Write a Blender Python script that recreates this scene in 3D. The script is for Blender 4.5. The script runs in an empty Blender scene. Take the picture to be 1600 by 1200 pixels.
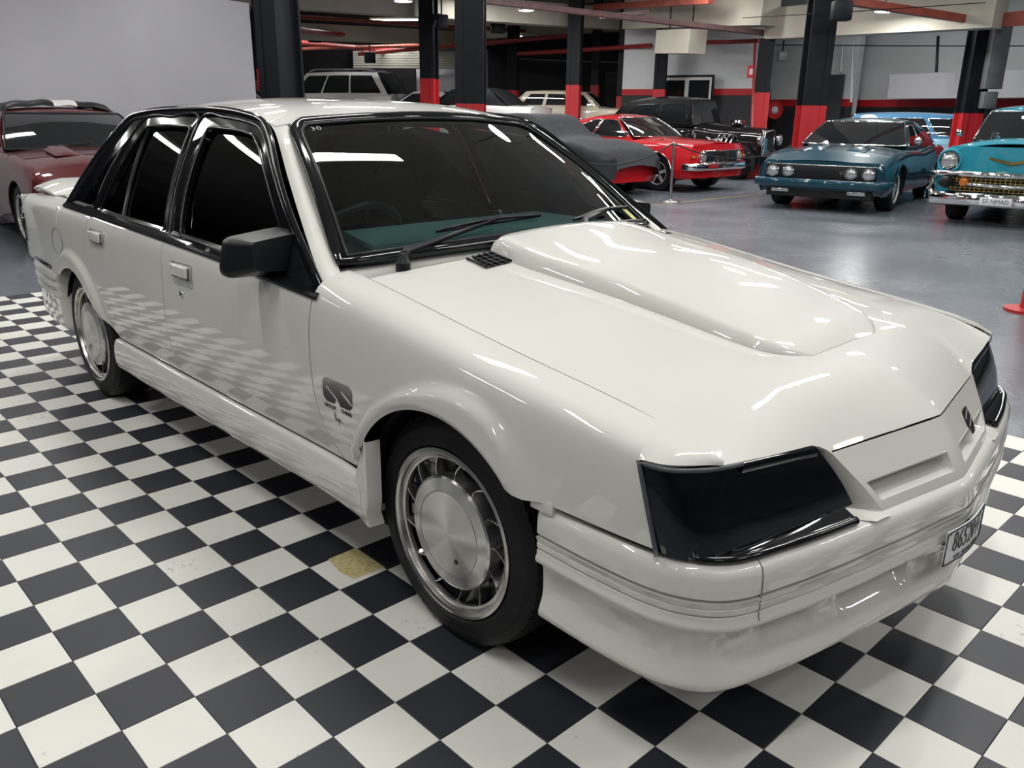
import bpy, bmesh, math, random
import numpy as np
from mathutils import Vector, Matrix
random.seed(7)
C = bpy.context.scene.collection
PI = math.pi

# ---------------------------------------------------------------- camera
FPX = 1296.6
CAM = np.array([2.81076, -2.00061, 1.33121])
RIGHT = np.array([0.688347, 0.725271, 0.012641])
UP = np.array([-0.232782, 0.204358, 0.950816])
FWD = np.array([-0.687016, 0.657434, -0.309499])
cam_data = bpy.data.cameras.new('camera')
cam_data.sensor_width = 36.0
cam_data.lens = 36.0 * FPX / 1600.0
cam_data.clip_end = 200
cam = bpy.data.objects.new('camera', cam_data)
C.objects.link(cam)
cam.matrix_world = Matrix([[RIGHT[0], UP[0], -FWD[0], CAM[0]],
                           [RIGHT[1], UP[1], -FWD[1], CAM[1]],
                           [RIGHT[2], UP[2], -FWD[2], CAM[2]],
                           [0, 0, 0, 1]])
bpy.context.scene.camera = cam

# ---------------------------------------------------------------- world, exposure
sc = bpy.context.scene
sc.view_settings.view_transform = 'Standard'
sc.view_settings.look = 'None'
sc.view_settings.gamma = 1.0
sc.view_settings.use_curve_mapping = False
sc.view_settings.exposure = 0.0
LIGHT = .53      # one dial for every lamp in the hall
FZ = -.0112       # level of the concrete; the top of the checkered tiles is at zero
world = bpy.data.worlds.new('world')
sc.world = world
world.use_nodes = True
world.node_tree.nodes['Background'].inputs[0].default_value = (0.55, 0.58, 0.62, 1)
world.node_tree.nodes['Background'].inputs[1].default_value = 0.05

def at(px, py, dist):
    """point of the place seen at a pixel of the 1600x1200 frame, at a horizontal distance"""
    d = FWD + RIGHT * (px - 800) / FPX - UP * (py - 600) / FPX
    s = dist / math.hypot(d[0], d[1])
    return CAM + d * s

# ---------------------------------------------------------------- materials
def _mat(name):
    m = bpy.data.materials.new(name)
    m.use_nodes = True
    nt = m.node_tree
    return m, nt, nt.nodes['Principled BSDF']

def setin(b, **kw):
    names = {'rough': 'Roughness', 'metal': 'Metallic', 'coat': 'Coat Weight', 'coat_rough': 'Coat Roughness',
             'spec': 'Specular IOR Level', 'ior': 'IOR', 'aniso': 'Anisotropic', 'alpha': 'Alpha', 'trans': 'Transmission Weight'}
    for k, v in kw.items():
        b.inputs[names[k]].default_value = v

def mat(name, col, noise=0.0, scale=8.0, bump=0.0, bscale=60.0, col2=None, **kw):
    m, nt, b = _mat(name)
    b.inputs['Base Color'].default_value = (*col, 1)
    setin(b, **kw)
    tc = nt.nodes.new('ShaderNodeTexCoord')
    if noise > 0:
        n = nt.nodes.new('ShaderNodeTexNoise'); n.inputs['Scale'].default_value = scale; n.inputs['Detail'].default_value = 5
        r = nt.nodes.new('ShaderNodeMix'); r.data_type = 'RGBA'
        c2 = col2 or tuple(c * (1 - noise) for c in col)
        r.inputs[6].default_value = (*col, 1); r.inputs[7].default_value = (*c2, 1)
        mr = nt.nodes.new('ShaderNodeMapRange'); mr.inputs[1].default_value = .35; mr.inputs[2].default_value = .65
        nt.links.new(tc.outputs['Object'], n.inputs['Vector'])
        nt.links.new(n.outputs['Fac'], mr.inputs[0]); nt.links.new(mr.outputs[0], r.inputs[0])
        nt.links.new(r.outputs[2], b.inputs['Base Color'])
    if bump > 0:
        n2 = nt.nodes.new('ShaderNodeTexNoise'); n2.inputs['Scale'].default_value = bscale; n2.inputs['Detail'].default_value = 3
        bp = nt.nodes.new('ShaderNodeBump'); bp.inputs['Strength'].default_value = bump; bp.inputs['Distance'].default_value = .01
        nt.links.new(tc.outputs['Object'], n2.inputs['Vector'])
        nt.links.new(n2.outputs['Fac'], bp.inputs['Height']); nt.links.new(bp.outputs[0], b.inputs['Normal'])
    return m

def emit(name, col, strength):
    m, nt, b = _mat(name)
    b.inputs['Base Color'].default_value = (*col, 1)
    b.inputs['Emission Color'].default_value = (*col, 1)
    b.inputs['Emission Strength'].default_value = strength
    return m

def glass(name, tint, refl=1.0, rough=0.0):
    """thin tinted pane: tinted see-through with a fresnel reflection"""
    m, nt, b = _mat(name)
    out = nt.nodes['Material Output']
    tr = nt.nodes.new('ShaderNodeBsdfTransparent'); tr.inputs[0].default_value = (*tint, 1)
    gl = nt.nodes.new('ShaderNodeBsdfGlossy'); gl.inputs['Roughness'].default_value = rough
    gl.inputs['Color'].default_value = (refl, refl, refl, 1)
    fr = nt.nodes.new('ShaderNodeFresnel'); fr.inputs['IOR'].default_value = 1.52
    mx = nt.nodes.new('ShaderNodeMixShader')
    nt.links.new(fr.outputs[0], mx.inputs[0]); nt.links.new(tr.outputs[0], mx.inputs[1]); nt.links.new(gl.outputs[0], mx.inputs[2])
    nt.links.new(mx.outputs[0], out.inputs['Surface'])
    return m

def paint(name, col, noise=0.0, flake=0.0, spec=.12):
    return mat(name, col, noise=noise or .02, scale=1.5, rough=.42, coat=1.0, coat_rough=.003, spec=spec, metal=flake)

M = {}
M['white_paint'] = paint('warm white gloss paint', (.63, .622, .582))
M['black_trim'] = mat('gloss black window trim', (.007, .0075, .009), noise=.2, rough=.075, spec=.38)
M['black_satin'] = mat('satin black plastic', (.010, .011, .013), noise=.2, scale=30, rough=.36, spec=.28, bump=.05, bscale=400)
M['rubber'] = mat('black tyre rubber', (.0075, .008, .0095), noise=.3, scale=12, rough=.6, spec=.3, bump=.12, bscale=120)
M['dark'] = mat('dark underbody', (.006, .006, .007), noise=.3, scale=5, rough=.8)
M['lamp_black'] = mat('gloss black lamp cover', (.004, .0045, .007), noise=.1, rough=.06, coat=1.0, coat_rough=.01)
M['alloy'] = mat('polished alloy', (.66, .65, .63), noise=.1, scale=20, rough=.24, metal=1.0)
M['chrome'] = mat('chrome', (.80, .80, .80), noise=.04, scale=20, rough=.05, metal=1.0)
M['grey_rubber'] = mat('grey lamp gasket', (.07, .075, .085), noise=.2, scale=20, rough=.4)
M['windscreen'] = glass('green tinted windscreen', (.60, .74, .72))
M['side_glass'] = glass('dark tinted side glass', (.035, .037, .04))
M['dash'] = mat('teal grey dash top', (.115, .205, .205), noise=.15, scale=6, rough=.6, bump=.05, bscale=300)
M['seat'] = mat('charcoal seat cloth', (.030, .042, .044), noise=.3, scale=60, rough=.9)
M['plate_white'] = mat('number plate white', (.72, .74, .78), noise=.06, scale=10, rough=.35)
M['ink'] = mat('black ink', (.008, .008, .010), noise=.1, rough=.4)
M['ink_grey'] = mat('grey ink', (.20, .20, .20), noise=.1, rough=.4)
M['white_ink'] = mat('white crayon mark', (.75, .75, .75), noise=.1, rough=.6)
M['yellow_sticker'] = mat('yellow green registration sticker', (.42, .46, .06), noise=.2, scale=40, rough=.5)

M['wheel_silver'] = mat('silver wheel paint', (.70, .70, .69), noise=.08, scale=20, rough=.28, metal=.55)
M['glass_dark'] = mat('dark car glass', (.012, .014, .016), noise=.1, rough=.04, coat=1, coat_rough=.01)
def brushed():
    m, nt, b = _mat('turned aluminium cap')
    b.inputs['Base Color'].default_value = (.66, .655, .64, 1)
    setin(b, metal=1.0, rough=.24, aniso=.9)
    b.inputs['Anisotropic Rotation'].default_value = .25
    t = nt.nodes.new('ShaderNodeTangent'); t.direction_type = 'RADIAL'; t.axis = 'Y'
    nt.links.new(t.outputs[0], b.inputs['Tangent'])
    return m
M['brushed'] = brushed()

# ---------------------------------------------------------------- object helpers
def link(name, me, m=None, parent=None, smooth=True):
    o = bpy.data.objects.new(name, me)
    C.objects.link(o)
    if m is not None:
        me.materials.append(M[m] if isinstance(m, str) else m)
    if parent is not None:
        o.parent = parent
    if smooth:
        for p in me.polygons:
            p.use_smooth = True
    return o

def raw(name, verts, faces, m=None, parent=None, smooth=True):
    me = bpy.data.meshes.new(name)
    me.from_pydata([tuple(map(float, v)) for v in verts], [], faces)
    me.update()
    return link(name, me, m, parent, smooth)

def empty(name, loc=(0, 0, 0), rz=0.0, parent=None):
    o = bpy.data.objects.new(name, None)
    C.objects.link(o)
    o.location = loc
    o.rotation_euler = (0, 0, rz)
    o.empty_display_size = .2
    if parent is not None:
        o.parent = parent
    return o

def tag(o, label=None, cat=None, group=None, kind=None):
    if label: o['label'] = label
    if cat: o['category'] = cat
    if group: o['group'] = group
    if kind: o['kind'] = kind
    return o

def sharp(o, ang=35):
    """smooth shading with hard edges above the angle"""
    me = o.data
    me.set_sharp_from_angle(angle=math.radians(ang))
    return o

def grid_faces(nu, nv, closed_u=False, closed_v=False):
    f = []
    for i in range(nu if closed_u else nu - 1):
        for j in range(nv if closed_v else nv - 1):
            a = i * nv + j; b = ((i + 1) % nu) * nv + j
            c = ((i + 1) % nu) * nv + (j + 1) % nv; d = i * nv + (j + 1) % nv
            f.append((a, b, c, d))
    return f

def sheet(name, P, m, parent=None, thick=0.0, ref=None, hard=None, mirror=False):
    """P: nested list [u][v] of points -> one surface; thick adds a back side and rims; ref = outward direction"""
    P = np.array(P, float)
    if mirror:
        P = P.copy(); P[..., 1] *= -1
        if ref is not None: ref = (ref[0], -ref[1], ref[2])
    nu, nv = P.shape[:2]
    V = P.reshape(-1, 3)
    F = grid_faces(nu, nv)
    # orientation
    n = np.zeros(3)
    for a, b, c, d in F:
        n += np.cross(V[c] - V[a], V[d] - V[b])
    if ref is not None and np.dot(n, ref) < 0:
        F = [f[::-1] for f in F]
    if thick > 0:
        du = np.gradient(P, axis=0); dv = np.gradient(P, axis=1)
        N = np.cross(du, dv); L = np.linalg.norm(N, axis=2, keepdims=True); N = N / np.maximum(L, 1e-9)
        if ref is not None and np.dot(N.reshape(-1, 3).sum(0), ref) < 0: N = -N
        V2 = (P - N * thick).reshape(-1, 3)
        k = len(V)
        F2 = [tuple(i + k for i in f[::-1]) for f in F]
        rim = []
        ring = [i * nv for i in range(nu)] + [(nu - 1) * nv + j for j in range(1, nv)] + \
               [i * nv + nv - 1 for i in range(nu - 2, -1, -1)] + [j for j in range(nv - 2, 0, -1)]
        # duplicate ring verts so rims stay crisp
        V3 = np.vstack([V, V2]); base = len(V3)
        V3 = np.vstack([V3, V[ring], V2[ring]]); r = len(ring)
        for i in range(r):
            j = (i + 1) % r
            rim.append((base + i, base + r + i, base + r + j, base + j))
        V = V3; F = F + F2 + rim
    o = raw(name, V, F, m, parent)
    if hard: sharp(o, hard)
    return o

def box_bm(bm, c, s, rot=None):
    r = bmesh.ops.create_cube(bm, size=1.0)
    mt = Matrix.Translation(Vector(c)) @ (rot.to_4x4() if rot is not None else Matrix.Identity(4)) @ Matrix.Diagonal((*s, 1))
    bmesh.ops.transform(bm, matrix=mt, verts=r['verts'])
    return r['verts']

def bm_obj(name, bm, m, parent=None, smooth=False, bevel=0.0, seg=2):
    if bevel > 0:
        bmesh.ops.bevel(bm, geom=bm.edges[:], offset=bevel, segments=seg, affect='EDGES', profile=.5, clamp_overlap=True)
    me = bpy.data.meshes.new(name)
    bm.to_mesh(me); bm.free()
    o = link(name, me, m, parent, smooth)
    if smooth: sharp(o, 40)
    return o

def box(name, lo, hi, m, parent=None, bevel=0.0, rot=None, seg=2):
    bm = bmesh.new()
    c = [(a + b) / 2 for a, b in zip(lo, hi)]; s = [abs(b - a) for a, b in zip(lo, hi)]
    box_bm(bm, c, s, rot)
    return bm_obj(name, bm, m, parent, smooth=bevel > 0, bevel=bevel, seg=seg)

def obox(name, center, size, rz, m, parent=None, bevel=0.0):
    """box of a size turned about z"""
    bm = bmesh.new()
    box_bm(bm, center, size, Matrix.Rotation(rz, 3, 'Z'))
    return bm_obj(name, bm, m, parent, smooth=bevel > 0, bevel=bevel)

def tube_vf(path, r, n=8, closed=False, squash=1.0, upv=None):
    P = [np.array(p, float) for p in path]
    k = len(P)
    rr = r if hasattr(r, '__len__') else [r] * k
    V = []; prev = None
    for i in range(k):
        a = P[(i - 1) % k] if (closed or i > 0) else P[i]
        b = P[(i + 1) % k] if (closed or i < k - 1) else P[i]
        t = b - a; t = t / (np.linalg.norm(t) + 1e-12)
        ref = np.array(upv if upv is not None else (0, 0, 1.0))
        if prev is not None and upv is None: ref = prev
        s = np.cross(t, ref)
        if np.linalg.norm(s) < 1e-4: s = np.cross(t, (1.0, .2, 0))
        s /= np.linalg.norm(s); u = np.cross(s, t)
        prev = u
        for j in range(n):
            a_ = 2 * PI * j / n
            V.append(P[i] + rr[i] * (math.cos(a_) * s + squash * math.sin(a_) * u))
    F = grid_faces(k, n, closed_u=closed, closed_v=True)
    if not closed:
        F.append(tuple(range(n))[::-1]); F.append(tuple((k - 1) * n + j for j in range(n)))
    return V, F

def tube(name, path, r, m, parent=None, n=8, closed=False, squash=1.0, upv=None):
    V, F = tube_vf(path, r, n, closed, squash, upv)
    return raw(name, V, F, m, parent)

def lathe(name, prof, m, parent=None, n=48, axis='Y', center=(0, 0, 0), hard=30):
    """prof: list of (radius, along-axis); solid of revolution"""
    V = []
    for r, h in prof:
        for j in range(n):
            a = 2 * PI * j / n
            if axis == 'Y': v = (r * math.cos(a), h, r * math.sin(a))
            elif axis == 'Z': v = (r * math.cos(a), r * math.sin(a), h)
            else: v = (h, r * math.cos(a), r * math.sin(a))
            V.append(tuple(v[i] + center[i] for i in range(3)))
    F = grid_faces(len(prof), n, closed_v=True)
    o = raw(name, V, F, m, parent)
    me = o.data
    bm = bmesh.new(); bm.from_mesh(me)
    bmesh.ops.remove_doubles(bm, verts=bm.verts[:], dist=1e-5)
    bmesh.ops.recalc_face_normals(bm, faces=bm.faces[:])
    bm.to_mesh(me); bm.free()
    for p in me.polygons: p.use_smooth = True
    if hard: sharp(o, hard)
    return o

def prism(name, poly, h0, h1, m, parent=None, axis='Y', fn=None, hard=30, smooth=False):
    """extruded polygon; poly in (a,b); axis Y: (a,h,b), Z: (a,b,h), X: (h,a,b)"""
    mk = {'Y': lambda a, b, h: (a, h, b), 'Z': lambda a, b, h: (a, b, h), 'X': lambda a, b, h: (h, a, b)}[axis]
    n = len(poly)
    V = [mk(a, b, h0) for a, b in poly] + [mk(a, b, h1) for a, b in poly]
    F = [tuple(range(n))[::-1], tuple(range(n, 2 * n))] + [(i, (i + 1) % n, n + (i + 1) % n, n + i) for i in range(n)]
    bm = bmesh.new()
    vs = [bm.verts.new(v) for v in V]
    for f in F: bm.faces.new([vs[i] for i in f])
    bmesh.ops.recalc_face_normals(bm, faces=bm.faces[:])
    return bm_obj(name, bm, m, parent, smooth=smooth)

def text(name, body, size, mtx, m, parent=None, extrude=.0005, sx=1.0, align='CENTER', bold=0.0):
    cu = bpy.data.curves.new(name, 'FONT')
    cu.body = body; cu.size = size; cu.align_x = align; cu.align_y = 'CENTER'; cu.extrude = extrude; cu.offset = bold
    cu.resolution_u = 2
    t = bpy.data.objects.new(name, cu)
    C.objects.link(t)
    dg = bpy.context.evaluated_depsgraph_get()
    me = bpy.data.meshes.new_from_object(t.evaluated_get(dg))
    bpy.data.objects.remove(t)
    me.transform(Matrix(mtx) @ Matrix.Diagonal((sx, 1, 1, 1)))
    me.name = name
    return link(name, me, m, parent, smooth=False)

def frame_mtx(origin, xdir, ydir):
    x = Vector(xdir).normalized(); y = Vector(ydir); y = (y - x * y.dot(x)).normalized(); z = x.cross(y)
    return Matrix([[x[0], y[0], z[0], origin[0]], [x[1], y[1], z[1], origin[1]], [x[2], y[2], z[2], origin[2]], [0, 0, 0, 1]])

def copy_tree(o, parent=None):
    c = o.copy(); C.objects.link(c); c.parent = parent
    for ch in list(o.children):
        copy_tree(ch, c)
    return c

def pch(xs, ys):
    """smooth monotone interpolation through points"""
    x = np.array(xs, float); y = np.array(ys, float)
    h = np.diff(x); d = np.diff(y) / h
    m = np.zeros(len(x)); m[0] = d[0]; m[-1] = d[-1]
    for i in range(1, len(x) - 1):
        if d[i - 1] * d[i] > 0:
            w1 = 2 * h[i] + h[i - 1]; w2 = h[i] + 2 * h[i - 1]
            m[i] = (w1 + w2) / (w1 / d[i - 1] + w2 / d[i])
    def f(q):
        q = np.clip(np.asarray(q, float), x[0], x[-1])
        i = np.clip(np.searchsorted(x, q, side='right') - 1, 0, len(x) - 2)
        t = (q - x[i]) / h[i]
        return ((1 + 2 * t) * (1 - t) ** 2 * y[i] + t * (1 - t) ** 2 * h[i] * m[i] + t * t * (3 - 2 * t) * y[i + 1] + t * t * (t - 1) * h[i] * m[i + 1])
    return f

def cspl(xs, ys):
    """natural cubic spline (smooth curvature, for reflective surfaces)"""
    x = np.array(xs, float); y = np.array(ys, float); n = len(x); h = np.diff(x)
    A = np.eye(n); r = np.zeros(n)
    for i in range(1, n - 1):
        A[i, i - 1] = h[i - 1]; A[i, i] = 2 * (h[i - 1] + h[i]); A[i, i + 1] = h[i]
        r[i] = 6 * ((y[i + 1] - y[i]) / h[i] - (y[i] - y[i - 1]) / h[i - 1])
    m = np.linalg.solve(A, r)
    def f(q):
        q = np.clip(np.asarray(q, float), x[0], x[-1])
        i = np.clip(np.searchsorted(x, q, side='right') - 1, 0, n - 2)
        a = x[i + 1] - q; b = q - x[i]; k = h[i]
        return (m[i] * a ** 3 + m[i + 1] * b ** 3) / (6 * k) + (y[i] / k - m[i] * k / 6) * a + (y[i + 1] / k - m[i + 1] * k / 6) * b
    return f

def crv(pts, n):
    """smooth curve (catmull-rom by chord length) through 3-D points, resampled to n"""
    P = np.array(pts, float)
    d = np.r_[0, np.cumsum(np.linalg.norm(np.diff(P, axis=0), axis=1))]
    T = np.zeros_like(P)
    for i in range(len(P)):
        a, b = max(i - 1, 0), min(i + 1, len(P) - 1)
        T[i] = (P[b] - P[a]) / (d[b] - d[a])
    q = np.linspace(0, d[-1], n)
    i = np.clip(np.searchsorted(d, q, side='right') - 1, 0, len(d) - 2)
    h = (d[i + 1] - d[i]); t = (q - d[i]) / h
    h = h[:, None]; t = t[:, None]
    return (1 + 2 * t) * (1 - t) ** 2 * P[i] + t * (1 - t) ** 2 * h * T[i] + t * t * (3 - 2 * t) * P[i + 1] + t * t * (t - 1) * h * T[i + 1]

def sstep(a, b, x):
    t = np.clip((x - a) / (b - a), 0, 1)
    return t * t * (3 - 2 * t)

def resamp(P, n):
    P = np.array(P, float)
    d = np.r_[0, np.cumsum(np.linalg.norm(np.diff(P, axis=0), axis=1))]
    q = np.linspace(0, d[-1], n)
    return np.stack([np.interp(q, d, P[:, k]) for k in range(P.shape[1])], 1)
# ================================================================ floor
def floor_mat():
    m, nt, b = _mat('grey painted concrete')
    tc = nt.nodes.new('ShaderNodeTexCoord')
    n = nt.nodes.new('ShaderNodeTexNoise'); n.inputs['Scale'].default_value = .9; n.inputs['Detail'].default_value = 6
    n2 = nt.nodes.new('ShaderNodeTexNoise'); n2.inputs['Scale'].default_value = 30; n2.inputs['Detail'].default_value = 4
    r = nt.nodes.new('ShaderNodeMix'); r.data_type = 'RGBA'
    r.inputs[6].default_value = (.105, .118, .142, 1); r.inputs[7].default_value = (.15, .165, .19, 1)
    nt.links.new(tc.outputs['Object'], n.inputs['Vector']); nt.links.new(tc.outputs['Object'], n2.inputs['Vector'])
    nt.links.new(n.outputs['Fac'], r.inputs[0]); nt.links.new(r.outputs[2], b.inputs['Base Color'])
    mr = nt.nodes.new('ShaderNodeMapRange'); mr.inputs[3].default_value = .14; mr.inputs[4].default_value = .38
    nt.links.new(n.outputs['Fac'], mr.inputs[0]); nt.links.new(mr.outputs[0], b.inputs['Roughness'])
    bp = nt.nodes.new('ShaderNodeBump'); bp.inputs['Strength'].default_value = .25; bp.inputs['Distance'].default_value = .006
    nt.links.new(n2.outputs['Fac'], bp.inputs['Height']); nt.links.new(bp.outputs[0], b.inputs['Normal'])
    return m
M['concrete'] = floor_mat()
floor = raw('floor', [(-45, -14, FZ), (22, -14, FZ), (22, 45, FZ), (-45, 45, FZ)], [(0, 1, 2, 3)], 'concrete', smooth=False)
tag(floor, kind='structure')

def tile_mat(name, c1, c2, rough0, rough1, spots):
    m, nt, b = _mat(name)
    tc = nt.nodes.new('ShaderNodeTexCoord'); geo = nt.nodes.new('ShaderNodeNewGeometry')
    n = nt.nodes.new('ShaderNodeTexNoise'); n.inputs['Scale'].default_value = 6; n.inputs['Detail'].default_value = 8
    nt.links.new(geo.outputs['Position'], n.inputs['Vector'])
    r = nt.nodes.new('ShaderNodeMix'); r.data_type = 'RGBA'
    r.inputs[6].default_value = (*c1, 1); r.inputs[7].default_value = (*c2, 1)
    nt.links.new(n.outputs['Fac'], r.inputs[0])
    last = r.outputs[2]
    if spots:
        v = nt.nodes.new('ShaderNodeTexNoise'); v.inputs['Scale'].default_value = 55; v.inputs['Detail'].default_value = 2
        nt.links.new(geo.outputs['Position'], v.inputs['Vector'])
        lo = nt.nodes.new('ShaderNodeTexNoise'); lo.inputs['Scale'].default_value = 2.2
        nt.links.new(geo.outputs['Position'], lo.inputs['Vector'])
        mu = nt.nodes.new('ShaderNodeMath'); mu.operation = 'MULTIPLY'
        nt.links.new(v.outputs['Fac'], mu.inputs[0]); nt.links.new(lo.outputs['Fac'], mu.inputs[1])
        mr = nt.nodes.new('ShaderNodeMapRange'); mr.inputs[1].default_value = .40; mr.inputs[2].default_value = .47; mr.inputs[4].default_value = .65
        nt.links.new(mu.outputs[0], mr.inputs[0])
        r2 = nt.nodes.new('ShaderNodeMix'); r2.data_type = 'RGBA'
        r2.inputs[7].default_value = (.30, .29, .24, 1)
        nt.links.new(mr.outputs[0], r2.inputs[0]); nt.links.new(last, r2.inputs[6]); last = r2.outputs[2]
    nt.links.new(last, b.inputs['Base Color'])
    mr2 = nt.nodes.new('ShaderNodeMapRange'); mr2.inputs[3].default_value = rough0; mr2.inputs[4].default_value = rough1
    nt.links.new(n.outputs['Fac'], mr2.inputs[0]); nt.links.new(mr2.outputs[0], b.inputs['Roughness'])
    bp = nt.nodes.new('ShaderNodeBump'); bp.inputs['Strength'].default_value = .06; bp.inputs['Distance'].default_value = .01
    n3 = nt.nodes.new('ShaderNodeTexNoise'); n3.inputs['Scale'].default_value = 3.5
    nt.links.new(geo.outputs['Position'], n3.inputs['Vector'])
    nt.links.new(n3.outputs['Fac'], bp.inputs['Height']); nt.links.new(bp.outputs[0], b.inputs['Normal'])
    setin(b, spec=.4)
    return m
M['tile_white'] = tile_mat('white vinyl', (.74, .73, .68), (.66, .65, .60), .38, .52, True)
M['tile_black'] = tile_mat('black vinyl', (.019, .021, .028), (.026, .028, .036), .36, .50, False)
M['mat_base'] = mat('mat backing', (.02, .02, .022), noise=.2, rough=.7)
M['tape'] = mat('yellowed tape residue', (.42, .35, .14), noise=.4, scale=60, rough=.5, col2=(.58, .50, .27))
TS = .169409; TX0 = .934053; TY0 = -1.738526
I0, I1, J0, J1 = -1, 22, -17, 30
matr = box('checkered_mat', (TX0 - J1 * TS - .02, TY0 + I0 * TS - .02, FZ + .0005), (TX0 - J0 * TS + .02, TY0 + I1 * TS + .025, -.0068), 'mat_base')
tag(matr, 'black and white checkered vinyl mat spread under the white sedan', 'floor mat')
def tile_mesh(nm, m):
    g = .0008; h = TS - g; e = .0012; z1 = .0070
    V = [(g, g, 0), (h, g, 0), (h, h, 0), (g, h, 0), (g, g, z1 - .0006), (h, g, z1 - .0006), (h, h, z1 - .0006), (g, h, z1 - .0006), (g + e, g + e, z1), (h - e, g + e, z1), (h - e, h - e, z1), (g + e, h - e, z1)]
    F = [(8, 9, 10, 11)] + [(k, (k + 1) % 4, 4 + (k + 1) % 4, 4 + k) for k in range(4)] + [(4 + k, 4 + (k + 1) % 4, 8 + (k + 1) % 4, 8 + k) for k in range(4)]
    me = bpy.data.meshes.new(nm); me.from_pydata(V, [], F); me.materials.append(M[m]); return me
tw = tile_mesh('white_tile', 'tile_white'); tb_ = tile_mesh('black_tile', 'tile_black')
def pxof(p):
    d = np.array(p) - CAM; z = d @ FWD
    return (800 + FPX * (d @ RIGHT) / z, 600 - FPX * (d @ UP) / z, z)
cells = []
for i in range(I0, I1):
    for j in range(J0, J1):
        x = TX0 - (j + 1) * TS; y = TY0 + i * TS
        c = pxof((x + TS / 2, y + TS / 2, 0))
        vis = c[2] > .3 and -60 < c[0] < 1660 and -60 < c[1] < 1260 and not (-1.95 < x < 1.95 and -.62 < y < .62) and not (y > .6 and x < 1.2)
        cells.append((c[2] if vis else 99, i, j, x, y))
cells.sort()
near, rest = cells[:300], cells[300:]
for d, i, j, x, y in near:
    wht = (i + j) % 2 == 1
    o = bpy.data.objects.new('white_tile' if wht else 'black_tile', tw if wht else tb_)
    C.objects.link(o); o.parent = matr; o.location = (x, y, -.0070)
for wht, me0, nm in ((True, tw, 'white_tiles'), (False, tb_, 'black_tiles')):
    V = []; F = []
    for d, i, j, x, y in rest:
        if ((i + j) % 2 == 1) != wht: continue
        k = len(V)
        V += [(v.co.x + x, v.co.y + y, v.co.z - .0070) for v in me0.vertices]
        F += [tuple(a + k for a in p.vertices) for p in me0.polygons]
    o = raw(nm, V, F, 'tile_white' if wht else 'tile_black', matr, smooth=False)
    o['kind'] = 'stuff'
# yellow tape residue on one white tile near the front wheel
def tpx(px, py):
    d = FWD + RIGHT * (px - 800) / FPX - UP * (py - 600) / FPX
    s = -CAM[2] / d[2]; return CAM + d * s
q = [tpx(*p) for p in ((513, 874), (556, 856), (601, 886), (553, 905), (530, 893))]
raw('tape_residue', [(p[0], p[1], .0006) for p in q], [(0, 1, 2, 3, 4)], 'tape', matr, smooth=False)
# ================================================================ building
M['ceiling'] = mat('off-white ceiling paint', (.74, .71, .64), noise=.25, scale=.5, rough=.8)
M['beam_paint'] = mat('cream beam paint', (.47, .445, .375), noise=.2, scale=.8, rough=.7)
M['wall_white'] = mat('white painted brick', (.62, .64, .66), noise=.10, scale=1.2, rough=.75, bump=.3, bscale=14)
M['wall_grey'] = mat('pale grey partition', (.50, .50, .53), noise=.08, scale=.7, rough=.75)
M['wall_dark'] = mat('charcoal wall paint', (.020, .022, .027), noise=.3, scale=.8, rough=.6)
M['wall_mid'] = mat('grey wall paint', (.16, .165, .175), noise=.25, scale=.5, rough=.7)
M['stripe_red'] = mat('red stripe paint', (.46, .012, .018), noise=.12, scale=3, rough=.5)
M['steel_black'] = mat('black column paint', (.007, .009, .013), noise=.3, scale=6, rough=.5, spec=.22, bump=.06, bscale=30)
M['rust_red'] = mat('red oxide steel', (.30, .060, .035), noise=.3, scale=6, rough=.55)
M['pipe_red'] = mat('red sprinkler pipe', (.34, .035, .035), noise=.2, scale=8, rough=.45)
M['tray'] = mat('dusky pink cable tray', (.22, .13, .13), noise=.3, scale=6, rough=.55)
M['door_grey'] = mat('dark grey door', (.045, .05, .058), noise=.2, scale=3, rough=.5)
M['roller'] = mat('pale roller door', (.42, .42, .36), noise=.15, scale=2, rough=.5)
M['box_grey'] = mat('grey electrical box', (.16, .17, .175), noise=.15, scale=8, rough=.45)
M['lit'] = emit('lit lamp face', (1, .985, .95), 26 * LIGHT)
M['fixture'] = mat('white lamp housing', (.7, .7, .68), noise=.05, rough=.5)
M['line_yellow'] = mat('worn yellow floor paint', (.28, .22, .10), noise=.5, scale=14, rough=.5)

CZ = 4.6
tag(box('ceiling', (-45, -14, CZ), (22, 45, CZ + .1), 'ceiling'), kind='structure')
tag(box('wall_back', (-45, -10.2, 0), (22, -10, CZ), 'wall_mid'), kind='structure')
tag(box('wall_right', (15, -10, 0), (15.2, 45, CZ), 'wall_mid'), kind='structure')
tag(box('wall_far', (-36.2, -10, 0), (-36, 45, CZ), 'wall_dark'), kind='structure')

def slab(name, a, b, z0, z1, th, m, parent=None, behind=True):
    """upright slab between two ground points; its thickness lies on the side away from the camera"""
    a = np.array(a[:2], float); b = np.array(b[:2], float)
    d = b - a; L = np.linalg.norm(d); d /= L; n = np.array([-d[1], d[0]])
    if np.dot(n, (a + b) / 2 - CAM[:2]) < 0: n = -n
    if not behind: n = -n
    c = (a + b) / 2 + n * th / 2
    return obox(name, (c[0], c[1], (z0 + z1) / 2), (L, th, z1 - z0), math.atan2(d[1], d[0]), m, parent)
def zat(px, py, d): return float(at(px, py, d)[2])

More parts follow.
